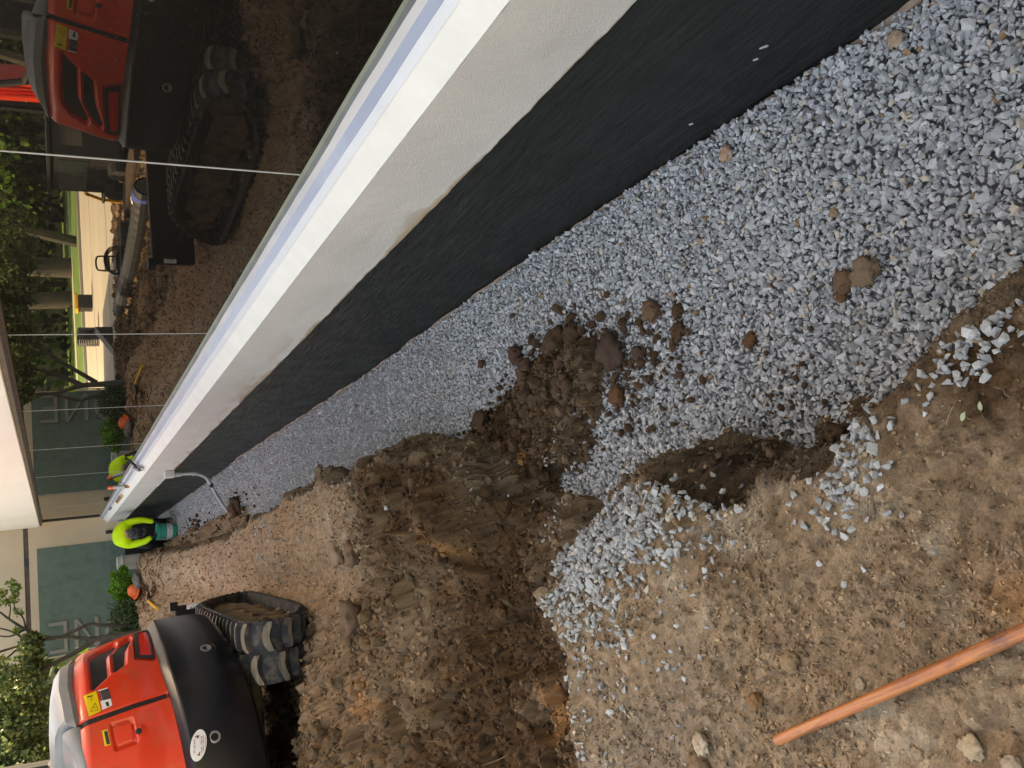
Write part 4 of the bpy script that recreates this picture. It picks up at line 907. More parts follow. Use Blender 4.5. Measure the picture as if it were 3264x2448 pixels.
# boom behind the hood
bm_ = MB(); 
def beam(mb, a, b, w0, h0, w1, h1, side=(1, 0, 0)):
    a = Vector(a); b = Vector(b); t = (b-a).normalized(); s = Vector(side); u = t.cross(s).normalized(); V = []
    for p, w_, h_ in ((a, w0, h0), (b, w1, h1)):
        for i, j in ((-1, -1), (1, -1), (1, 1), (-1, 1)): V.append(tuple(p+s*w_/2*i+u*h_/2*j))
    mb.add(V, [(0, 1, 5, 4), (1, 2, 6, 5), (2, 3, 7, 6), (3, 0, 4, 7), (3, 2, 1, 0), (4, 5, 6, 7)])
beam(bm_, (-2.02, 8.75, .95), (-2.08, 8.9, 1.7), .20, .30, .2, .34); beam(bm_, (-2.08, 8.9, 1.68), (-2.12, 9.2, 3.6), .2, .34, .18, .3)
boom = bm_.build('boom', red_m, exc)
for k in (-.07, 0, .07): MB().tube([(-1.95, 8.75+k, .95), (-1.96, 8.86+k, 1.7), (-1.99, 9.1+k, 3.5)], .014, 6).build('hydraulic_hose', redlens_m if k == 0 else red_m, boom)
beam2 = MB(); beam(beam2, (-2.1, 9.2, 3.6), (-2.9, 11.2, 4.6), .18, .28, .16, .22); beam2.build('stick', red_m, exc)
# tracks
def track(x_right, yaw, parent, dx=0):
    """rubber track whose right face starts at x_right"""
    tr_ = empty('track', (0, 0, 0)); tr_.parent = parent
    tr_.location = Vector((x_right, 6.276, 0))-parent.location
    prof = [(0.02, .015), (-.16, .07), (-.42, .16), (-.60, .29), (-.635, .38), (-.60, .46), (-.50, .505), (-.2, .52), (.6, .53), (1.15, .525), (1.42, .49), (1.66, .39), (1.86, .24), (1.97, .10), (1.95, .03), (1.88, .0), (1.2, -.005), (.6, -.005)]
    pts = smooth_path([(0, a, b) for a, b in prof]+[(0, prof[0][0], prof[0][1])], 8)[:-1]
    # resample evenly
    P_ = np.array([p[:] for p in pts])[:, 1:]; Pc = np.vstack([P_, P_[:1]]); L_ = np.concatenate([[0], np.cumsum(np.hypot(*np.diff(Pc, axis=0).T))]); tot = L_[-1]
    N = 264; sv = np.linspace(0, tot, N, endpoint=False); Y_ = np.interp(sv, L_, Pc[:, 0]); Z_ = np.interp(sv, L_, Pc[:, 1])
    ty = np.roll(Y_, -1)-np.roll(Y_, 1); tz = np.roll(Z_, -1)-np.roll(Z_, 1); ln = np.hypot(ty, tz); ny, nz = tz/ln, -ty/ln
    if np.sum((Y_-Y_.mean())*ny+(Z_-Z_.mean())*nz) < 0: ny, nz = -ny, -nz
    W = .385; rot = Matrix.Rotation(yaw, 3, 'Z')
    def pt(i, w_, h_): i = i % N; v = rot @ Vector((-w_, Y_[i]+ny[i]*h_, Z_[i]+nz[i]*h_)); return (x_right+v.x, 6.276+v.y, v.z)
    mb = MB(); V = []
    for i in range(N):
        for (w_, h_) in ((0.004, -.012), (0.0, .004), (W, .004), (W-.004, -.012), (W-.02, -.03), (.02, -.03)): V.append(pt(i, w_, h_))
    F = [(i*6+j, i*6+(j+1) % 6, ((i+1) % N)*6+(j+1) % 6, ((i+1) % N)*6+j) for i in range(N) for j in range(6)]
    mb.add(V, F)
    per = 6; K = N//per
    for k in range(K):
        i0 = k*per
        for side in (0, 1):
            a = i0+(per//2 if side else 0); w0, w1 = (.005, .185) if side == 0 else (.20, .38)
            # wavy lug: six stations across the width
            st = 7; V = []; 
            for q in range(st):
                u = q/(st-1); w_ = w0+(w1-w0)*u; sh = 1.1*sin(u*pi*1.0+(.4 if side else 0)); ww = 1.25 if .15 < u < .85 else .95
                hh = .046 if .02 < u < .98 else .036
                for (di, h_) in ((-ww, .003), (-ww*.62, hh), (ww*.62, hh), (ww, .003)):
                    ii_ = a+sh+di+1; j = int(math.floor(ii_)); fr_ = ii_-j
                    p0 = Vector(pt(j, w_, h_)); p1 = Vector(pt(j+1, w_, h_)); V.append(tuple(p0.lerp(p1, fr_)))
            F = []; mi = []
            for q in range(st-1):
                for j in range(3): F.append((q*4+j, q*4+j+1, (q+1)*4+j+1, (q+1)*4+j)); mi.append(1 if j == 1 else 0)
            F += [(0, 1, 2, 3), tuple((st-1)*4+j for j in (3, 2, 1, 0))]; mi += [0, 0]
            n0 = len(mb.v); mb.v += V; mb.f += [tuple(x+n0 for x in q) for q in F]; mb.mi += mi
    belt = mb.build('rubber_belt', [rub_m, dust_m], tr_)
    rb = MB()
    for i in range(0, N, 3):
        a = [pt(i, 0.0, .006), pt(i+1.0 and i+1, 0.0, .006), pt(i+1, -.008, -.004), pt(i, -.008, -.004), pt(i, 0, -.024), pt(i+1, 0, -.024)]
        rb.add(a, [(0, 1, 2, 3), (3, 2, 5, 4)])
    rb.build('belt_ribs', rub_m, tr_)
    def tx(p): v = rot @ Vector(p); return (x_right+v.x, 6.276+v.y, v.z)
    fb = MB(); pr_ = [(-.30, .20), (-.10, .13), (1.55, .13), (1.62, .22), (1.35, .40), (.2, .42), (-.28, .40)]
    V = [tx((-.06, a, b)) for a, b in pr_]+[tx((-.30, a, b)) for a, b in pr_]; k = len(pr_)
    fb.add(V, [tuple(range(k)), tuple(range(k, 2*k))[::-1]]+[(i, k+i, k+(i+1) % k, (i+1) % k) for i in range(k)]); fb.build('side_frame', mudsteel_m, tr_)
    ax = rot @ Vector((1, 0, 0))
    for (y, z, r_) in ((-.40, .34, .17), (1.70, .25, .17)):
        MB().lathe(tx((-.30, y, z)), [(r_*.9, 0), (r_, .02), (r_, .2), (r_*.7, .22), (r_*.35, .24)], 24, tuple(ax)).build('wheel', mudsteel_m, tr_)
    for y in (.15, .5, .85, 1.2): MB().lathe(tx((-.28, y, .085)), [(.07, 0), (.07, .2), (.03, .22)], 16, tuple(ax)).build('roller', mudsteel_m, tr_)
    rs = MB().box((-.0, 0, 0), (0.001, .001, .001))
    for y in (-.05, .3, .65, 1.0): 
        MB().box(tx((-.058, y, .26)), tuple(Vector(tx((-.05, y+.22, .30)))), None).build('frame_rib', mudsteel_m, tr_)
    return tr_
track(-.328, radians(-2.7), exc)
track(-1.86, radians(-2.7), exc)
bd = MB().box((-2.25, 9.0, .14), (-.30, 9.07, .56), bev=.012).box((-.34, 8.97, .53), (-.26, 9.10, .60)).build('blade', blk_m, exc)
MB().box((-.345, 8.992, .33), (-.30, 8.998, .45)).build('blade_label', wht_m, bd)
v, f = text_mesh('S', .09, True); mk('print', np.stack([-.352+v[:, 0]*.6, 8.990+0*v[:, 0], .355+v[:, 1]], -1), f, ink_m, bd)
MB().box((-.62, 8.1, .16), (-.52, 9.0, .28)).box((-1.9, 8.1, .16), (-1.8, 9.0, .28)).build('blade_arm', blk_m, exc)

# ------------------------------------------------------------------ worker in the trench, bending over a pail
def skin_obj(name, verts, edges, radii, mat, parent, root=0, sub=2):
    me = bpy.data.meshes.new(name); me.from_pydata([tuple(Vector(v)-WL) for v in verts], edges, []); me.update(); me.materials.append(mat)
    o = bpy.data.objects.new(name, me); COL.objects.link(o); o.parent = parent
    md = o.modifiers.new('skin', 'SKIN'); me.skin_vertices[0].data
    for i, r_ in enumerate(radii):
        sv = me.skin_vertices[0].data[i]; sv.radius = r_ if hasattr(r_, '__len__') else (r_, r_); sv.use_root = (i == root)
    md.use_smooth_shade = True; s = o.modifiers.new('sub', 'SUBSURF'); s.levels = sub; s.render_levels = sub
    return o
WL = Vector((.80, 17.6, -.44))
wk = empty('person', WL, 'worker in lime sweatshirt and black cap bending over a green pail', 'person')
J = dict(pel=(.80, 17.85, .36), sp1=(.80, 17.66, .47), sp2=(.82, 17.42, .50), ch=(.83, 17.22, .42), nk=(.83, 17.12, .36), hd=(.82, 17.05, .25), hdt=(.82, 17.03, .19),
         sl=(.62, 17.25, .36), el=(.66, 17.10, .08), wl=(.72, 17.02, -.02), sr=(1.03, 17.25, .38), er=(1.05, 17.12, .12), wr=(.99, 17.05, -.08),
         hl=(.70, 17.86, .28), kl=(.60, 17.62, -.02), al=(.60, 17.78, -.38), fl=(.60, 17.58, -.42), hr=(.92, 17.86, .28), kr=(1.0, 17.60, -.02), ar=(1.02, 17.78, -.38), frr=(1.02, 17.58, -.42))
def G(names): return [J[n] for n in names]
nm = ['pel', 'sp1', 'sp2', 'ch', 'nk', 'hd', 'hdt', 'sl', 'el', 'wl', 'sr', 'er', 'wr', 'hl', 'kl', 'al', 'fl', 'hr', 'kr', 'ar', 'frr']
ed = [(0, 1), (1, 2), (2, 3), (3, 4), (4, 5), (5, 6), (3, 7), (7, 8), (8, 9), (3, 10), (10, 11), (11, 12), (0, 13), (13, 14), (14, 15), (15, 16), (0, 17), (17, 18), (18, 19), (19, 20)]
skin_obj('body', G(nm), ed, [.12, .11, .11, .11, .055, .075, .06, .055, .038, .028, .055, .038, .028, .08, .055, .04, .04, .08, .055, .04, .04], skin_m, wk)
nm2 = ['pel', 'sp1', 'sp2', 'ch', 'nk', 'sl', 'el', 'wl', 'sr', 'er', 'wr']
skin_obj('sweatshirt', G(nm2), [(0, 1), (1, 2), (2, 3), (3, 4), (3, 5), (5, 6), (6, 7), (3, 8), (8, 9), (9, 10)], [(.155, .12), (.175, .135), (.20, .145), (.195, .135), .125, .085, .062, .042, .085, .062, .042], hiviz_m, wk)
nm3 = ['pel', 'hl', 'kl', 'al', 'hr', 'kr', 'ar']
skin_obj('trousers', G(nm3), [(0, 1), (1, 2), (2, 3), (0, 4), (4, 5), (5, 6)], [.15, .11, .085, .065, .11, .085, .065], denim_m, wk)
for s_n, a, b in (('l', 'al', 'fl'), ('r', 'ar', 'frr')): skin_obj('boot', [Vector(J[a])+Vector((0, 0, .03)), Vector(J[a]), Vector(J[b])], [(0, 1), (1, 2)], [.06, .06, .05], M('boot', (.03, .022, .018), .8), wk, 1)
hdv = Vector(J['hd']); hax = (Vector(J['hdt'])-Vector(J['nk'])).normalized(); capax = Vector((0, -.86, -.28)).normalized(); hdv = Vector((.82, 17.03, .24))
MB().lathe(hdv+Vector((0, 0, .0))-capax*.02, [(.112, -.03), (.115, 0), (.112, .04), (.095, .08), (.06, .108), (.02, .118), (.001, .12)], 20, tuple(capax)).build('cap', capm, wk, True)
MB().lathe(Vector(J['hd'])+Vector((0, .035, .035)), [(.02, -.075), (.075, -.04), (.088, 0), (.078, .04), (.03, .07)], 16, tuple(capax)).build('hair', capm, wk, True)
bx = MB(); 
V = [tuple(hdv+Vector((.085*cos(t), -.01-.02*abs(sin(t)), -.07-.10*sin(t)))) for t in np.linspace(0, pi, 10)]; V2 = [tuple(Vector(p)+Vector((0, -.010, .002))) for p in V]
bx.add(V+V2, [tuple(range(10)), tuple(range(10, 20))[::-1]]+[(i, i+1, 11+i, 10+i) for i in range(9)]); bx.build('cap_visor', capm, wk)
for sx, wj in ((-1, 'wl'), (1, 'wr')):   # gloved hands with five fingers gripping the pail rim
    p = Vector(J[wj]); dn = Vector((.02*-sx, -.03, -.09)).normalized(); sdv = Vector((0, 1, 0))
    vs_ = [p, p+dn*.05, p+dn*.09]; e_ = [(0, 1), (1, 2)]; r_ = [.026, .036, .030]
    for k, off in enumerate((-.034, -.012, .010, .030)):
        b0_ = p+dn*.095+sdv*off; n0 = len(vs_); ln_ = (.03, .036, .034, .026)[k]
        vs_ += [b0_, b0_+dn*ln_, b0_+dn*ln_+Vector((-sx*.02, 0, -.008))]; e_ += [(2, n0), (n0, n0+1), (n0+1, n0+2)]; r_ += [.010, .009, .008]
    n0 = len(vs_); vs_ += [p+dn*.04+Vector((-sx*.015, -.035, -.01)), p+dn*.07+Vector((-sx*.03, -.05, -.01))]; e_ += [(1, n0), (n0, n0+1)]; r_ += [.012, .009]
    skin_obj('glove', vs_, e_, r_, M('glove', (.018, .016, .014), .85), wk, 0, 1)
# ring print on the back of the sweatshirt
pc = Vector((.80, 17.50, .615))
mb = MB(); V = []
for i in range(24):
    th = 2*pi*i/24
    for k in (1, .72): V.append((pc.x+.085*k*cos(th), pc.y-.07*k*sin(th), pc.z+.008-.0*k))
mb.add(V, [(2*i, 2*((i+1) % 24), 2*((i+1) % 24)+1, 2*i+1) for i in range(24)]); mb.build('back_print', M('green_print', (.22, .40, .05), .8), wk)
# pail
pl = empty('pail', (.80, 17.02, -.44), 'green plastic pail with a white label band held by the worker', 'pail')
tilt = Vector((.06, -.05, 1)).normalized(); pb = Vector((.78, 16.98, -.445))
MB().lathe(pb, [(.125, 0), (.13, .005), (.138, .17), (.145, .30), (.153, .305), (.153, .325), (.145, .33), (.150, .345), (.150, .352), (.138, .352), (.13, .20), (.001, .20)], 28, tilt).build('shell', pail_m, pl, True)
MB().lathe(pb, [(.1335, .09), (.1345, .0905), (.1395, .185), (.138, .1855)], 28, tilt).build('label_band', wht_m, pl, True)
for a_, hz in ((-1.9, .14), (-1.5, .12), (-1.2, .15)):
    q = pb+tilt*hz+Vector((.140*cos(a_), .140*sin(a_), 0)); MB().tube([q, q+Vector((.02, -.003, .012)), q+Vector((.035, .004, -.012))], .0035, 5).build('label_mark', ink_m, pl)
MB().box((.76, 16.832, -.175), (.82, 16.838, -.155)).build('white_print', wht_m, pl)
MB().tube([pb+tilt*.31+Vector((-.153, 0, 0)), pb+tilt*.22+Vector((-.12, -.13, 0)), pb+tilt*.20+Vector((0, -.17, 0)), pb+tilt*.22+Vector((.12, -.13, 0)), pb+tilt*.31+Vector((.153, 0, 0))], .003, 6).build('wire_handle', steel_m, pl)

# ------------------------------------------------------------------ things on the far bank
sv_ = empty('shovel', (-.35, 15.2, .25), 'shovel with dark blade and yellow handle lying on the far soil mound', 'shovel')
hz = lambda x, y: float(hs(np.array([x]), np.array([y]))[0])
jt = Vector((-.36, 15.25, hz(-.36, 15.25)+.07)); tp = Vector((-.115, 15.95, hz(-.115, 15.95)+.05)); en = Vector((-.47, 14.45, hz(-.47, 14.45)+.10))
mb = MB(); V = []; k = 8
for i in range(k):
    t = i/(k-1); c = jt.lerp(tp, .35+.65*t); hw = .14*(1-t**3) if t > .3 else .14*(.7+t)
    for j in (-1, -.5, 0, .5, 1): V.append((c.x+hw*j*.9, c.y-hw*j*.4, c.z+.035*j*j))
mb.add(V, [(i*5+j, i*5+j+1, (i+1)*5+j+1, (i+1)*5+j) for i in range(k-1) for j in range(4)]); mb.build('blade', M('shovel_steel', (.25, .27, .27), .3, metal=.8), sv_, True)
MB().tube([jt.lerp(tp, .45), jt], [.02, .025], 8).build('socket', blackpl_m, sv_, True)
MB().tube([jt, jt.lerp(en, .85), en], [.022, .022, .028], 8).build('handle', yhandle_m, sv_, True)
hh = empty('hard_hat', (-.21, 18.3, .22), 'orange hard hat on the soil beside the bright green bush', 'hard hat')
MB().lathe((-.21, 18.3, .20), [(.17, 0), (.165, .012), (.135, .015), (.13, .06), (.10, .115), (.05, .145), (.001, .15)], 20, (.2, -.3, 1)).build('shell', orange_m, hh, True)
sk = clod(-.02, 18.0, .34, (.17, .155, .135), 'grey brown sack lying in front of the bright green bush', None, 'sack', 'sack', z=.14, flat=.7)
pn = empty('pot', (.36, 19.3, .1), 'pale round plastic pot standing by the teal panel', 'pot')
MB().lathe((.36, 19.3, .02), [(.15, 0), (.15, .30), (.165, .31), (.165, .345), (.15, .35), (.14, .36), (.14, .42), (.125, .43)], 22).build('body', palepail_m, pn, True)
tr2 = empty('tarp', (-.4, 19.0, .15), 'blue and dark red tarpaulin scrap behind the shrubs', 'tarpaulin')
MB().box((-.55, 18.95, .05), (-.30, 19.1, .34), Matrix.Rotation(.5, 3, 'Y')).build('blue_part', blue_m, tr2); MB().box((-.34, 18.85, .02), (-.16, 19.0, .28), Matrix.Rotation(-.4, 3, 'Y')).build('red_part', redink_m, tr2)
mp_ = empty('marker_board', (-1.2, 19.7, .6), 'small lime board with white edge showing behind the excavator hood', 'board')
MB().box((-1.29, 19.7, 1.02), (-1.16, 19.72, 1.21)).build('board', lime_m, mp_); MB().box((-1.29, 19.7, 1.212), (-1.16, 19.72, 1.24)).build('edge', wht_m, mp_); MB().tube([(-1.22, 19.74, 0), (-1.22, 19.74, 1.1)], .015, 6).build('post', steel_m, mp_)
mb = MB()
for i in range(26):
    x = random.uniform(-.6, .35); y = random.uniform(13.5, 17.8); pts = []
    a = random.uniform(-.6, .6)+1.2
    for k in range(5): q = k*.12; xx = x+q*cos(a)+random.uniform(-.04, .04); yy = y+q*sin(a); pts.append((xx, yy, hz(xx, yy)+random.uniform(.0, .08)))
    mb.tube(pts, .008, 4, False)
tag(mb.build('exposed_roots', M('red_root', (.20, .075, .03), .8)), 'reddish roots sticking out of the far soil mound', kind='stuff')

# ------------------------------------------------------------------ foliage
def leaves(n, pts, spread, size, cols, name, parent, aspect=1.7, cls=None, up=.3):
    """pts: cluster centres Nx3; leaves around them as folded quads"""
    pts = np.array(pts, float); k = rng.integers(0, len(pts), n); q = rng.normal(size=(n, 3)); q /= np.linalg.norm(q, axis=1)[:, None]
    c = pts[k]+q*(rng.random(n)**.45)[:, None]*np.array(spread)
    a = rng.normal(size=(n, 3)); a /= np.linalg.norm(a, axis=1)[:, None]; b = rng.normal(size=(n, 3)); b[:, 2] += up*3; b -= (b*a).sum(1)[:, None]*a; b /= np.linalg.norm(b, axis=1)[:, None]
    s = size*np.exp(rng.normal(0, .3, n))
    nn = np.cross(a, b)
    tipv = c+a*(s*aspect/2)[:, None]; base = c-a*(s*aspect/2)[:, None]; l = c+b*(s/2)[:, None]+nn*(s*.12)[:, None]; r_ = c-b*(s/2)[:, None]+nn*(s*.12)[:, None]
    V = np.stack([base, r_, tipv, l], 1).reshape(-1, 3); F = np.arange(4*n).reshape(n, 4)
    cc = np.array(cols); ci = rng.integers(0, len(cc), n); C4 = cc[ci]*rng.uniform(.65, 1.35, (n, 1)); C4 = np.concatenate([np.clip(C4, 0, 1), np.ones((n, 1))], 1)
    return mk(name, V, F, leaf_m, parent, attrs={'Col': ('FLOAT_COLOR', np.repeat(C4, 4, axis=0))})
GR = [(.085, .135, .045), (.12, .175, .06), (.06, .10, .035), (.15, .19, .07)]
DK = [(.035, .065, .025), (.05, .085, .03), (.03, .05, .02)]
def ball(cx, cy, cz, rx, ry, rz, n):
    q = rng.normal(size=(n, 3)); q /= np.linalg.norm(q, axis=1)[:, None]; return np.array([cx, cy, cz])+q*(rng.random(n)**.4)[:, None]*np.array([rx, ry, rz])
# bright bush
bu = empty('bush', (-.06, 18.7, .15), 'small bright green bush in front of the teal panel', 'bush')
leaves(3600, ball(-.07, 18.75, .42, .34, .3, .2, 60), .09, .030, [(.12, .30, .03), (.17, .38, .05), (.08, .20, .025)], 'foliage', bu)
mb = MB()
for i in range(8): a = i*.8; mb.tube([(-.07, 18.75, .1), (-.07+.15*cos(a), 18.75+.12*sin(a), .3), (-.07+.25*cos(a), 18.75+.2*sin(a), .5)], .006, 5)
mb.build('stems', bark_m, bu)
# dark shrub
sh = empty('shrub', (-.75, 18.6, .1), 'dark grey green shrub under the branching tree beside the sign', 'shrub')
leaves(6000, ball(-.66, 18.6, .34, .38, .35, .28, 90), .13, .032, [(.06, .11, .05), (.09, .15, .07), (.045, .08, .04), (.13, .20, .07)], 'foliage', sh)
mb = MB()
for i in range(9): a = i*.7; mb.tube([(-.75, 18.6, 0), (-.75+.2*cos(a), 18.6+.15*sin(a), .35), (-.75+.38*cos(a), 18.6+.25*sin(a), .7)], .009, 5)
mb.build('stems', bark_m, sh)
# multi-stem tree
tr_e = empty('tree', (-.9, 18.2, 0), 'multi stemmed tree with pale green leaves in front of the sign letters', 'tree')
mb = MB()
br_paths = [([(-1.0, 18.1, 0), (-.98, 18.15, .5), (-.98, 18.25, .95), (-.92, 18.3, 1.2), (-.86, 18.3, 1.41), (-.82, 18.3, 1.7), (-.62, 18.3, 2.05), (-.40, 18.3, 2.30), (-.2, 18.2, 2.5), (.05, 18.2, 2.9)], [.07, .06, .05, .036, .032, .03, .028, .02, .015, .01]),
 ([(-.85, 18.4, .1), (-.76, 18.3, .80), (-.70, 18.3, 1.0), (-.80, 18.3, 1.35), (-.86, 18.3, 1.6), (-.85, 18.3, 1.9), (-.95, 18.3, 2.5), (-1.1, 18.2, 3.1)], [.05, .035, .03, .03, .028, .026, .02, .015]),
 ([(-.98, 18.25, .95), (-1.10, 18.25, 1.15), (-1.22, 18.25, 1.42), (-1.34, 18.2, 1.75), (-1.5, 18.2, 2.2), (-1.8, 18.1, 2.8)], [.055, .05, .042, .034, .028, .02]),
 ([(-1.02, 18.2, .7), (-1.25, 18.1, 1.05), (-1.55, 18.0, 1.5), (-2.0, 17.9, 2.1), (-2.4, 17.8, 2.8)], [.05, .04, .035, .028, .02]),
 ([(-.62, 18.3, 2.05), (-.42, 18.25, 2.08), (-.22, 18.2, 2.2), (.05, 18.2, 2.22), (.25, 18.15, 2.15)], [.02, .014, .01, .008, .005]),
 ([(-.62, 18.3, 2.05), (-.70, 18.3, 2.3), (-.62, 18.3, 2.6)], [.02, .014, .01]), ([(-.40, 18.3, 2.3), (-.15, 18.3, 2.28), (.1, 18.25, 2.40)], [.014, .009, .005]),
 ([(-.86, 18.3, 2.0), (-.6, 18.25, 2.3), (-.45, 18.2, 2.7)], [.02, .015, .01]), ([(-.95, 18.3, 2.2), (-1.2, 18.2, 2.5), (-1.5, 18.1, 2.6)], [.018, .012, .008])]
for p_, r_ in br_paths: sp = smooth_path(p_, 5); mb.tube(sp, list(np.interp(np.linspace(0, len(r_)-1, len(sp)), range(len(r_)), r_)), 8, False)
mb.build('trunk', bark_m, tr_e, True)
cl = np.concatenate([ball(-2.2, 18.0, 2.25, 1.1, .7, .55, 190), ball(-3.3, 17.6, 2.2, 1.2, .8, .7, 150), ball(-1.05, 18.2, 2.0, .35, .3, .18, 34), ball(-1.6, 18.0, 2.9, 1.2, .8, .5, 70), ball(-.2, 18.1, 3.0, .8, .5, .4, 30)])
leaves(15000, cl, .16, .055, GR+[(.05, .08, .03), (.20, .21, .08), (.14, .21, .07)], 'crown', tr_e, 1.35)
tw = [(-.05, 18.2, 2.22), (.12, 18.2, 2.18), (.22, 18.2, 2.24), (.08, 18.2, 2.40), (-.1, 18.2, 2.36), (-.3, 18.25, 2.15), (-.62, 18.3, 2.2), (-.85, 18.3, 1.95), (-.92, 18.3, 1.85), (-.75, 18.3, 1.92), (-1.0, 18.3, 1.85), (-.95, 18.25, 2.1)]
leaves(620, np.array(tw), .10, .042, [(.15, .25, .07), (.12, .2, .06), (.26, .30, .1)], 'twig_leaves', tr_e, 1.4)
# far trees: trunks one can tell apart and dark woods
def big_tree(x, y, h, cr, trunk, label, nl=900, cols=DK, size=.34, lean=0, bare=.45):
    e = empty('tree', (x, y, 0), label, 'tree', 'trees beyond the lawn')
    MB().tube([(x, y, 0), (x+lean*.3, y, h*.3), (x+lean, y, h*.75)], [trunk*1.15, trunk, trunk*.5], 10).build('trunk', bark_m, e, True)
    c = ball(x+lean, y, h*(.5+bare/2), cr, cr, h*(1-bare)/2*1.05, 60); leaves(nl, c, cr*.28, size, cols, 'crown', e, 1.3)
    return e
big_tree(-14.7, 51.5, 11, 3.6, .50, 'tall tree with a straight thick trunk on the lawn, left one of two', 1500, GR+DK, .30, bare=.55)
big_tree(-13.4, 53.3, 10, 3.2, .44, 'tall tree with a leaning grey trunk on the lawn, right one of two', 1500, GR+DK, .30, .5, bare=.55)
pole = empty('light_pole', (-14.0, 56, 0), 'slim pale pole standing behind the lawn', 'pole'); MB().tube([(-14, 56, 0), (-14, 56, 7)], .10, 8).build('shaft', walk_m, pole, True)
# woods as one mass
wx = np.concatenate([rng.uniform(-75, 12, 520), rng.uniform(-60, -34, 240), rng.uniform(2, 30, 120)]); wy = np.concatenate([rng.uniform(57, 68, 520), rng.uniform(-15, 57, 240), rng.uniform(45, 62, 120)])
wz = rng.uniform(.6, 11, len(wx)); wpts = np.stack([wx, wy, wz], 1)
o = leaves(46000, wpts, (2.4, 2.4, 2.0), .42, DK+DK+[(.08, .13, .035), (.13, .20, .045)], 'woodland', None, 1.3); tag(o, 'dark green wood closing the view beyond the lawn', kind='stuff')
mb = MB()
for i in range(60):
    x = rng.uniform(-75, 12); y = rng.uniform(58, 66); mb.tube([(x, y, 0), (x+rng.uniform(-.5, .5), y, 8)], .18, 6, False)
tag(mb.build('wood_trunks', bark_m), 'dark trunks inside the far wood', kind='stuff')
# backing slope inside the wood so no horizon shows between the leaves
V = [(-130, 70, -.1), (45, 70, -.1), (45, 76, 9), (-130, 76, 9), (-66, -30, -.1), (-72, -30, 9), (-72, 76, 9), (-66, 70, -.1)]
tag(mk('wooded_hill', V, [(0, 1, 2, 3), (4, 7, 6, 5)], M('dark_woodland', (.02, .032, .014), .95, var=.5, scale=.5, bmp=.6, bscale=1)), 'wooded slope rising behind the trees', kind='structure')
# sunlit hanging branches in front of the wood (mirrored in the first panes)
for (x, y, z, n_, lb) in ((-21.5, 38, 5.0, 1700, 'tree with sunlit hanging branches over the lot edge, nearer one'), (-14.5, 40.8, 3.9, 500, 'slender sunlit young tree at the kerb'), (-27, 45, 5.5, 1500, 'broad sunlit tree at the left end of the lawn')):
    e = empty('tree', (x, y, 0), lb, 'tree', 'trees beyond the lawn'); MB().tube([(x+1.5, y+2, 0), (x+1, y+1, z)], [.28, .18], 8).build('trunk', bark_m, e, True)
    leaves(n_, ball(x, y, z, 3.2, 2.5, 1.7, 45), (.8, .8, 1.0), .22, [(.10, .20, .03), (.16, .28, .04), (.06, .11, .025)], 'crown', e, 1.5)

# ------------------------------------------------------------------ equipment on the lot, seen mirrored
ld = empty('skid_loader', (-4.7, 17.6, 0), 'dark skid steer loader parked on the concrete lot, seen mirrored in the window', 'loader')
MB().box((-5.7, 15.8, .20), (-4.6, 17.35, 1.36), bev=.04).build('cab', blackpl_m, ld); MB().box((-4.594, 15.95, .75), (-4.588, 17.2, 1.22)).build('window', window_m, ld); MB().box((-5.5, 15.79, .85), (-4.8, 15.796, 1.2)).build('window', window_m, ld)
MB().box((-5.75, 15.75, 1.362), (-4.55, 17.4, 1.41)).build('roof', blackpl_m, ld)
for x in (-4.62, -5.95):
    for y in (16.1, 17.0): MB().lathe((x, y, .22), [(.14, 0), (.22, .01), (.22, .2), (.1, .21)], 20, (1, 0, 0)).build('wheel', rub_m, ld, True)
for x in (-4.75, -5.45): MB().tube([(x, 17.3, .78), (x, 17.75, .74), (x, 18.0, .45), (x, 18.05, .08)], .035, 6).build('fork_frame', yhandle_m, ld)
MB().tube([(-4.75, 17.4, .4), (-4.7, 18.0, .42), (-5.45, 18.0, .42)], .03, 6).build('cross_bar', blackpl_m, ld)
o = empty('board_stack', (-4.1, 16.4, 0), 'low brown stack of boards beside the loader', 'boards')
for k in range(3): MB().box((-4.5+k*.02, 14.3, .014+k*.05), (-3.9+k*.01, 16.75, .058+k*.05)).build('board', brown_m, o)
def corr(name, pts, r_, label, group=None):
    P_ = smooth_path(pts, 12); n = len(P_); rad_ = [r_*(1+.06*(i % 2)) for i in range(n)]
    e = empty(name, tuple(P_[0]), label, 'pipe', group); MB().tube(P_, rad_, 14, False).build('wall', pipe_m, e); MB().tube([P_[0], P_[0].lerp(P_[1], .2)], r_*.8, 14).build('bore', ink_m, e); return e
c1_ = corr('drain_pipe', [(-2.85, 12.9, .17), (-2.7, 14.4, .15), (-2.72, 16.5, .13), (-2.85, 19.3, .11)], .15, 'long black corrugated drain pipe lying along the lot edge')
MB().tube([(-2.84, 13.05, .17), (-2.83, 13.25, .168)], .165, 14).build('blue_band', blue_m, c1_)
MB().tube([(-2.84, 13.3, .17), (-2.83, 13.38, .168)], .165, 14).build('white_band', wht_m, c1_)
corr('drain_pipe', [(-5.05, 30, .0), (-5.05, 30.02, .3), (-5.05, 30, .62)], .30, 'short black corrugated pipe standing upright on the lot')
wa = empty('pressure_washer', (-3.4, 18, 0), 'pressure washer with tall tube handle and coiled hoses on the lot', 'pressure washer')
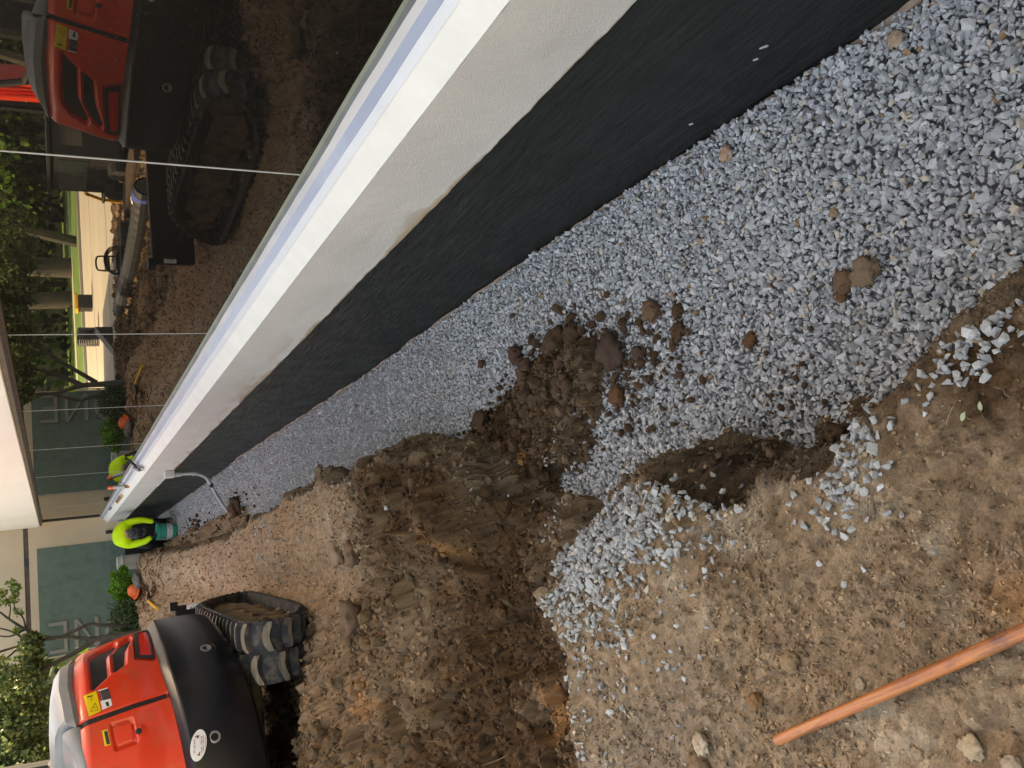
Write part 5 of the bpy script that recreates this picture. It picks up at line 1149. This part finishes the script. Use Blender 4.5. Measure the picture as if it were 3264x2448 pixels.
MB().tube(smooth_path([(-3.55, 18, .05), (-3.55, 18, .5), (-3.50, 18, .60), (-3.30, 18, .60), (-3.25, 18, .5), (-3.25, 18, .05)], 5), .018, 8).build('handle', blackpl_m, wa, True)
MB().box((-3.52, 17.96, .36), (-3.28, 18.04, .46)).build('control_panel', M('olive_panel', (.18, .17, .08), .6), wa)
MB().box((-3.6, 17.8, .06), (-3.2, 18.3, .26), bev=.03).build('engine', blackpl_m, wa)
for k in range(4): MB().tube([(-3.42+(.24+.02*k)*cos(t), 17.92-.02*k, .26+(.17+.015*k)*sin(t)) for t in np.linspace(0, 2*pi, 22)], .010, 6, False).build('hose', blackpl_m, wa, True)
for (x0, x1, y, z, lb) in ((-3.75, -3.35, 16.6, .24, 'black plastic crate on the lot beside the brown boards'), (-3.5, -3.1, 17.4, .20, 'low black crate under the pressure washer hoses')):
    tag(MB().box((x0, y, .015), (x1, y+.4, z), bev=.015).build('crate', blackpl_m), lb, 'crate')
for (x, y, lb) in ((-3.45, 19.2, 'nearer of two red kerb blocks on the lot'), (-3.2, 20.2, 'farther of two red kerb blocks on the lot')):
    tag(MB().box((x-.1, y-.4, .015), (x+.1, y+.4, .12), bev=.02).build('kerb_block', M('red_block', (.45, .04, .02), .6)), lb, 'kerb block', 'red kerb blocks')
lb_ = empty('utility_cabinet', (-7.1, 33, 0), 'dark utility cabinet with yellow lid standing on the lot', 'cabinet'); MB().box((-7.35, 32.8, .013), (-6.85, 33.3, .48), bev=.02).build('body', blackpl_m, lb_); MB().box((-7.4, 32.75, .482), (-6.8, 33.35, .57)).build('lid', yhandle_m, lb_)
pt_ = MB().add([(-3.6, 23.5, .02), (-3.0, 23.5, .02), (-3.6, 23.5, .42), (-3.55, 23.9, .02), (-2.95, 23.9, .02), (-3.55, 23.9, .42)], [(0, 1, 2), (5, 4, 3), (0, 3, 4, 1), (1, 4, 5, 2), (2, 5, 3, 0)]).build('ramp', darkmetal_m); tag(pt_, 'dark wedge ramp standing at the lot edge by the shrub', 'ramp')
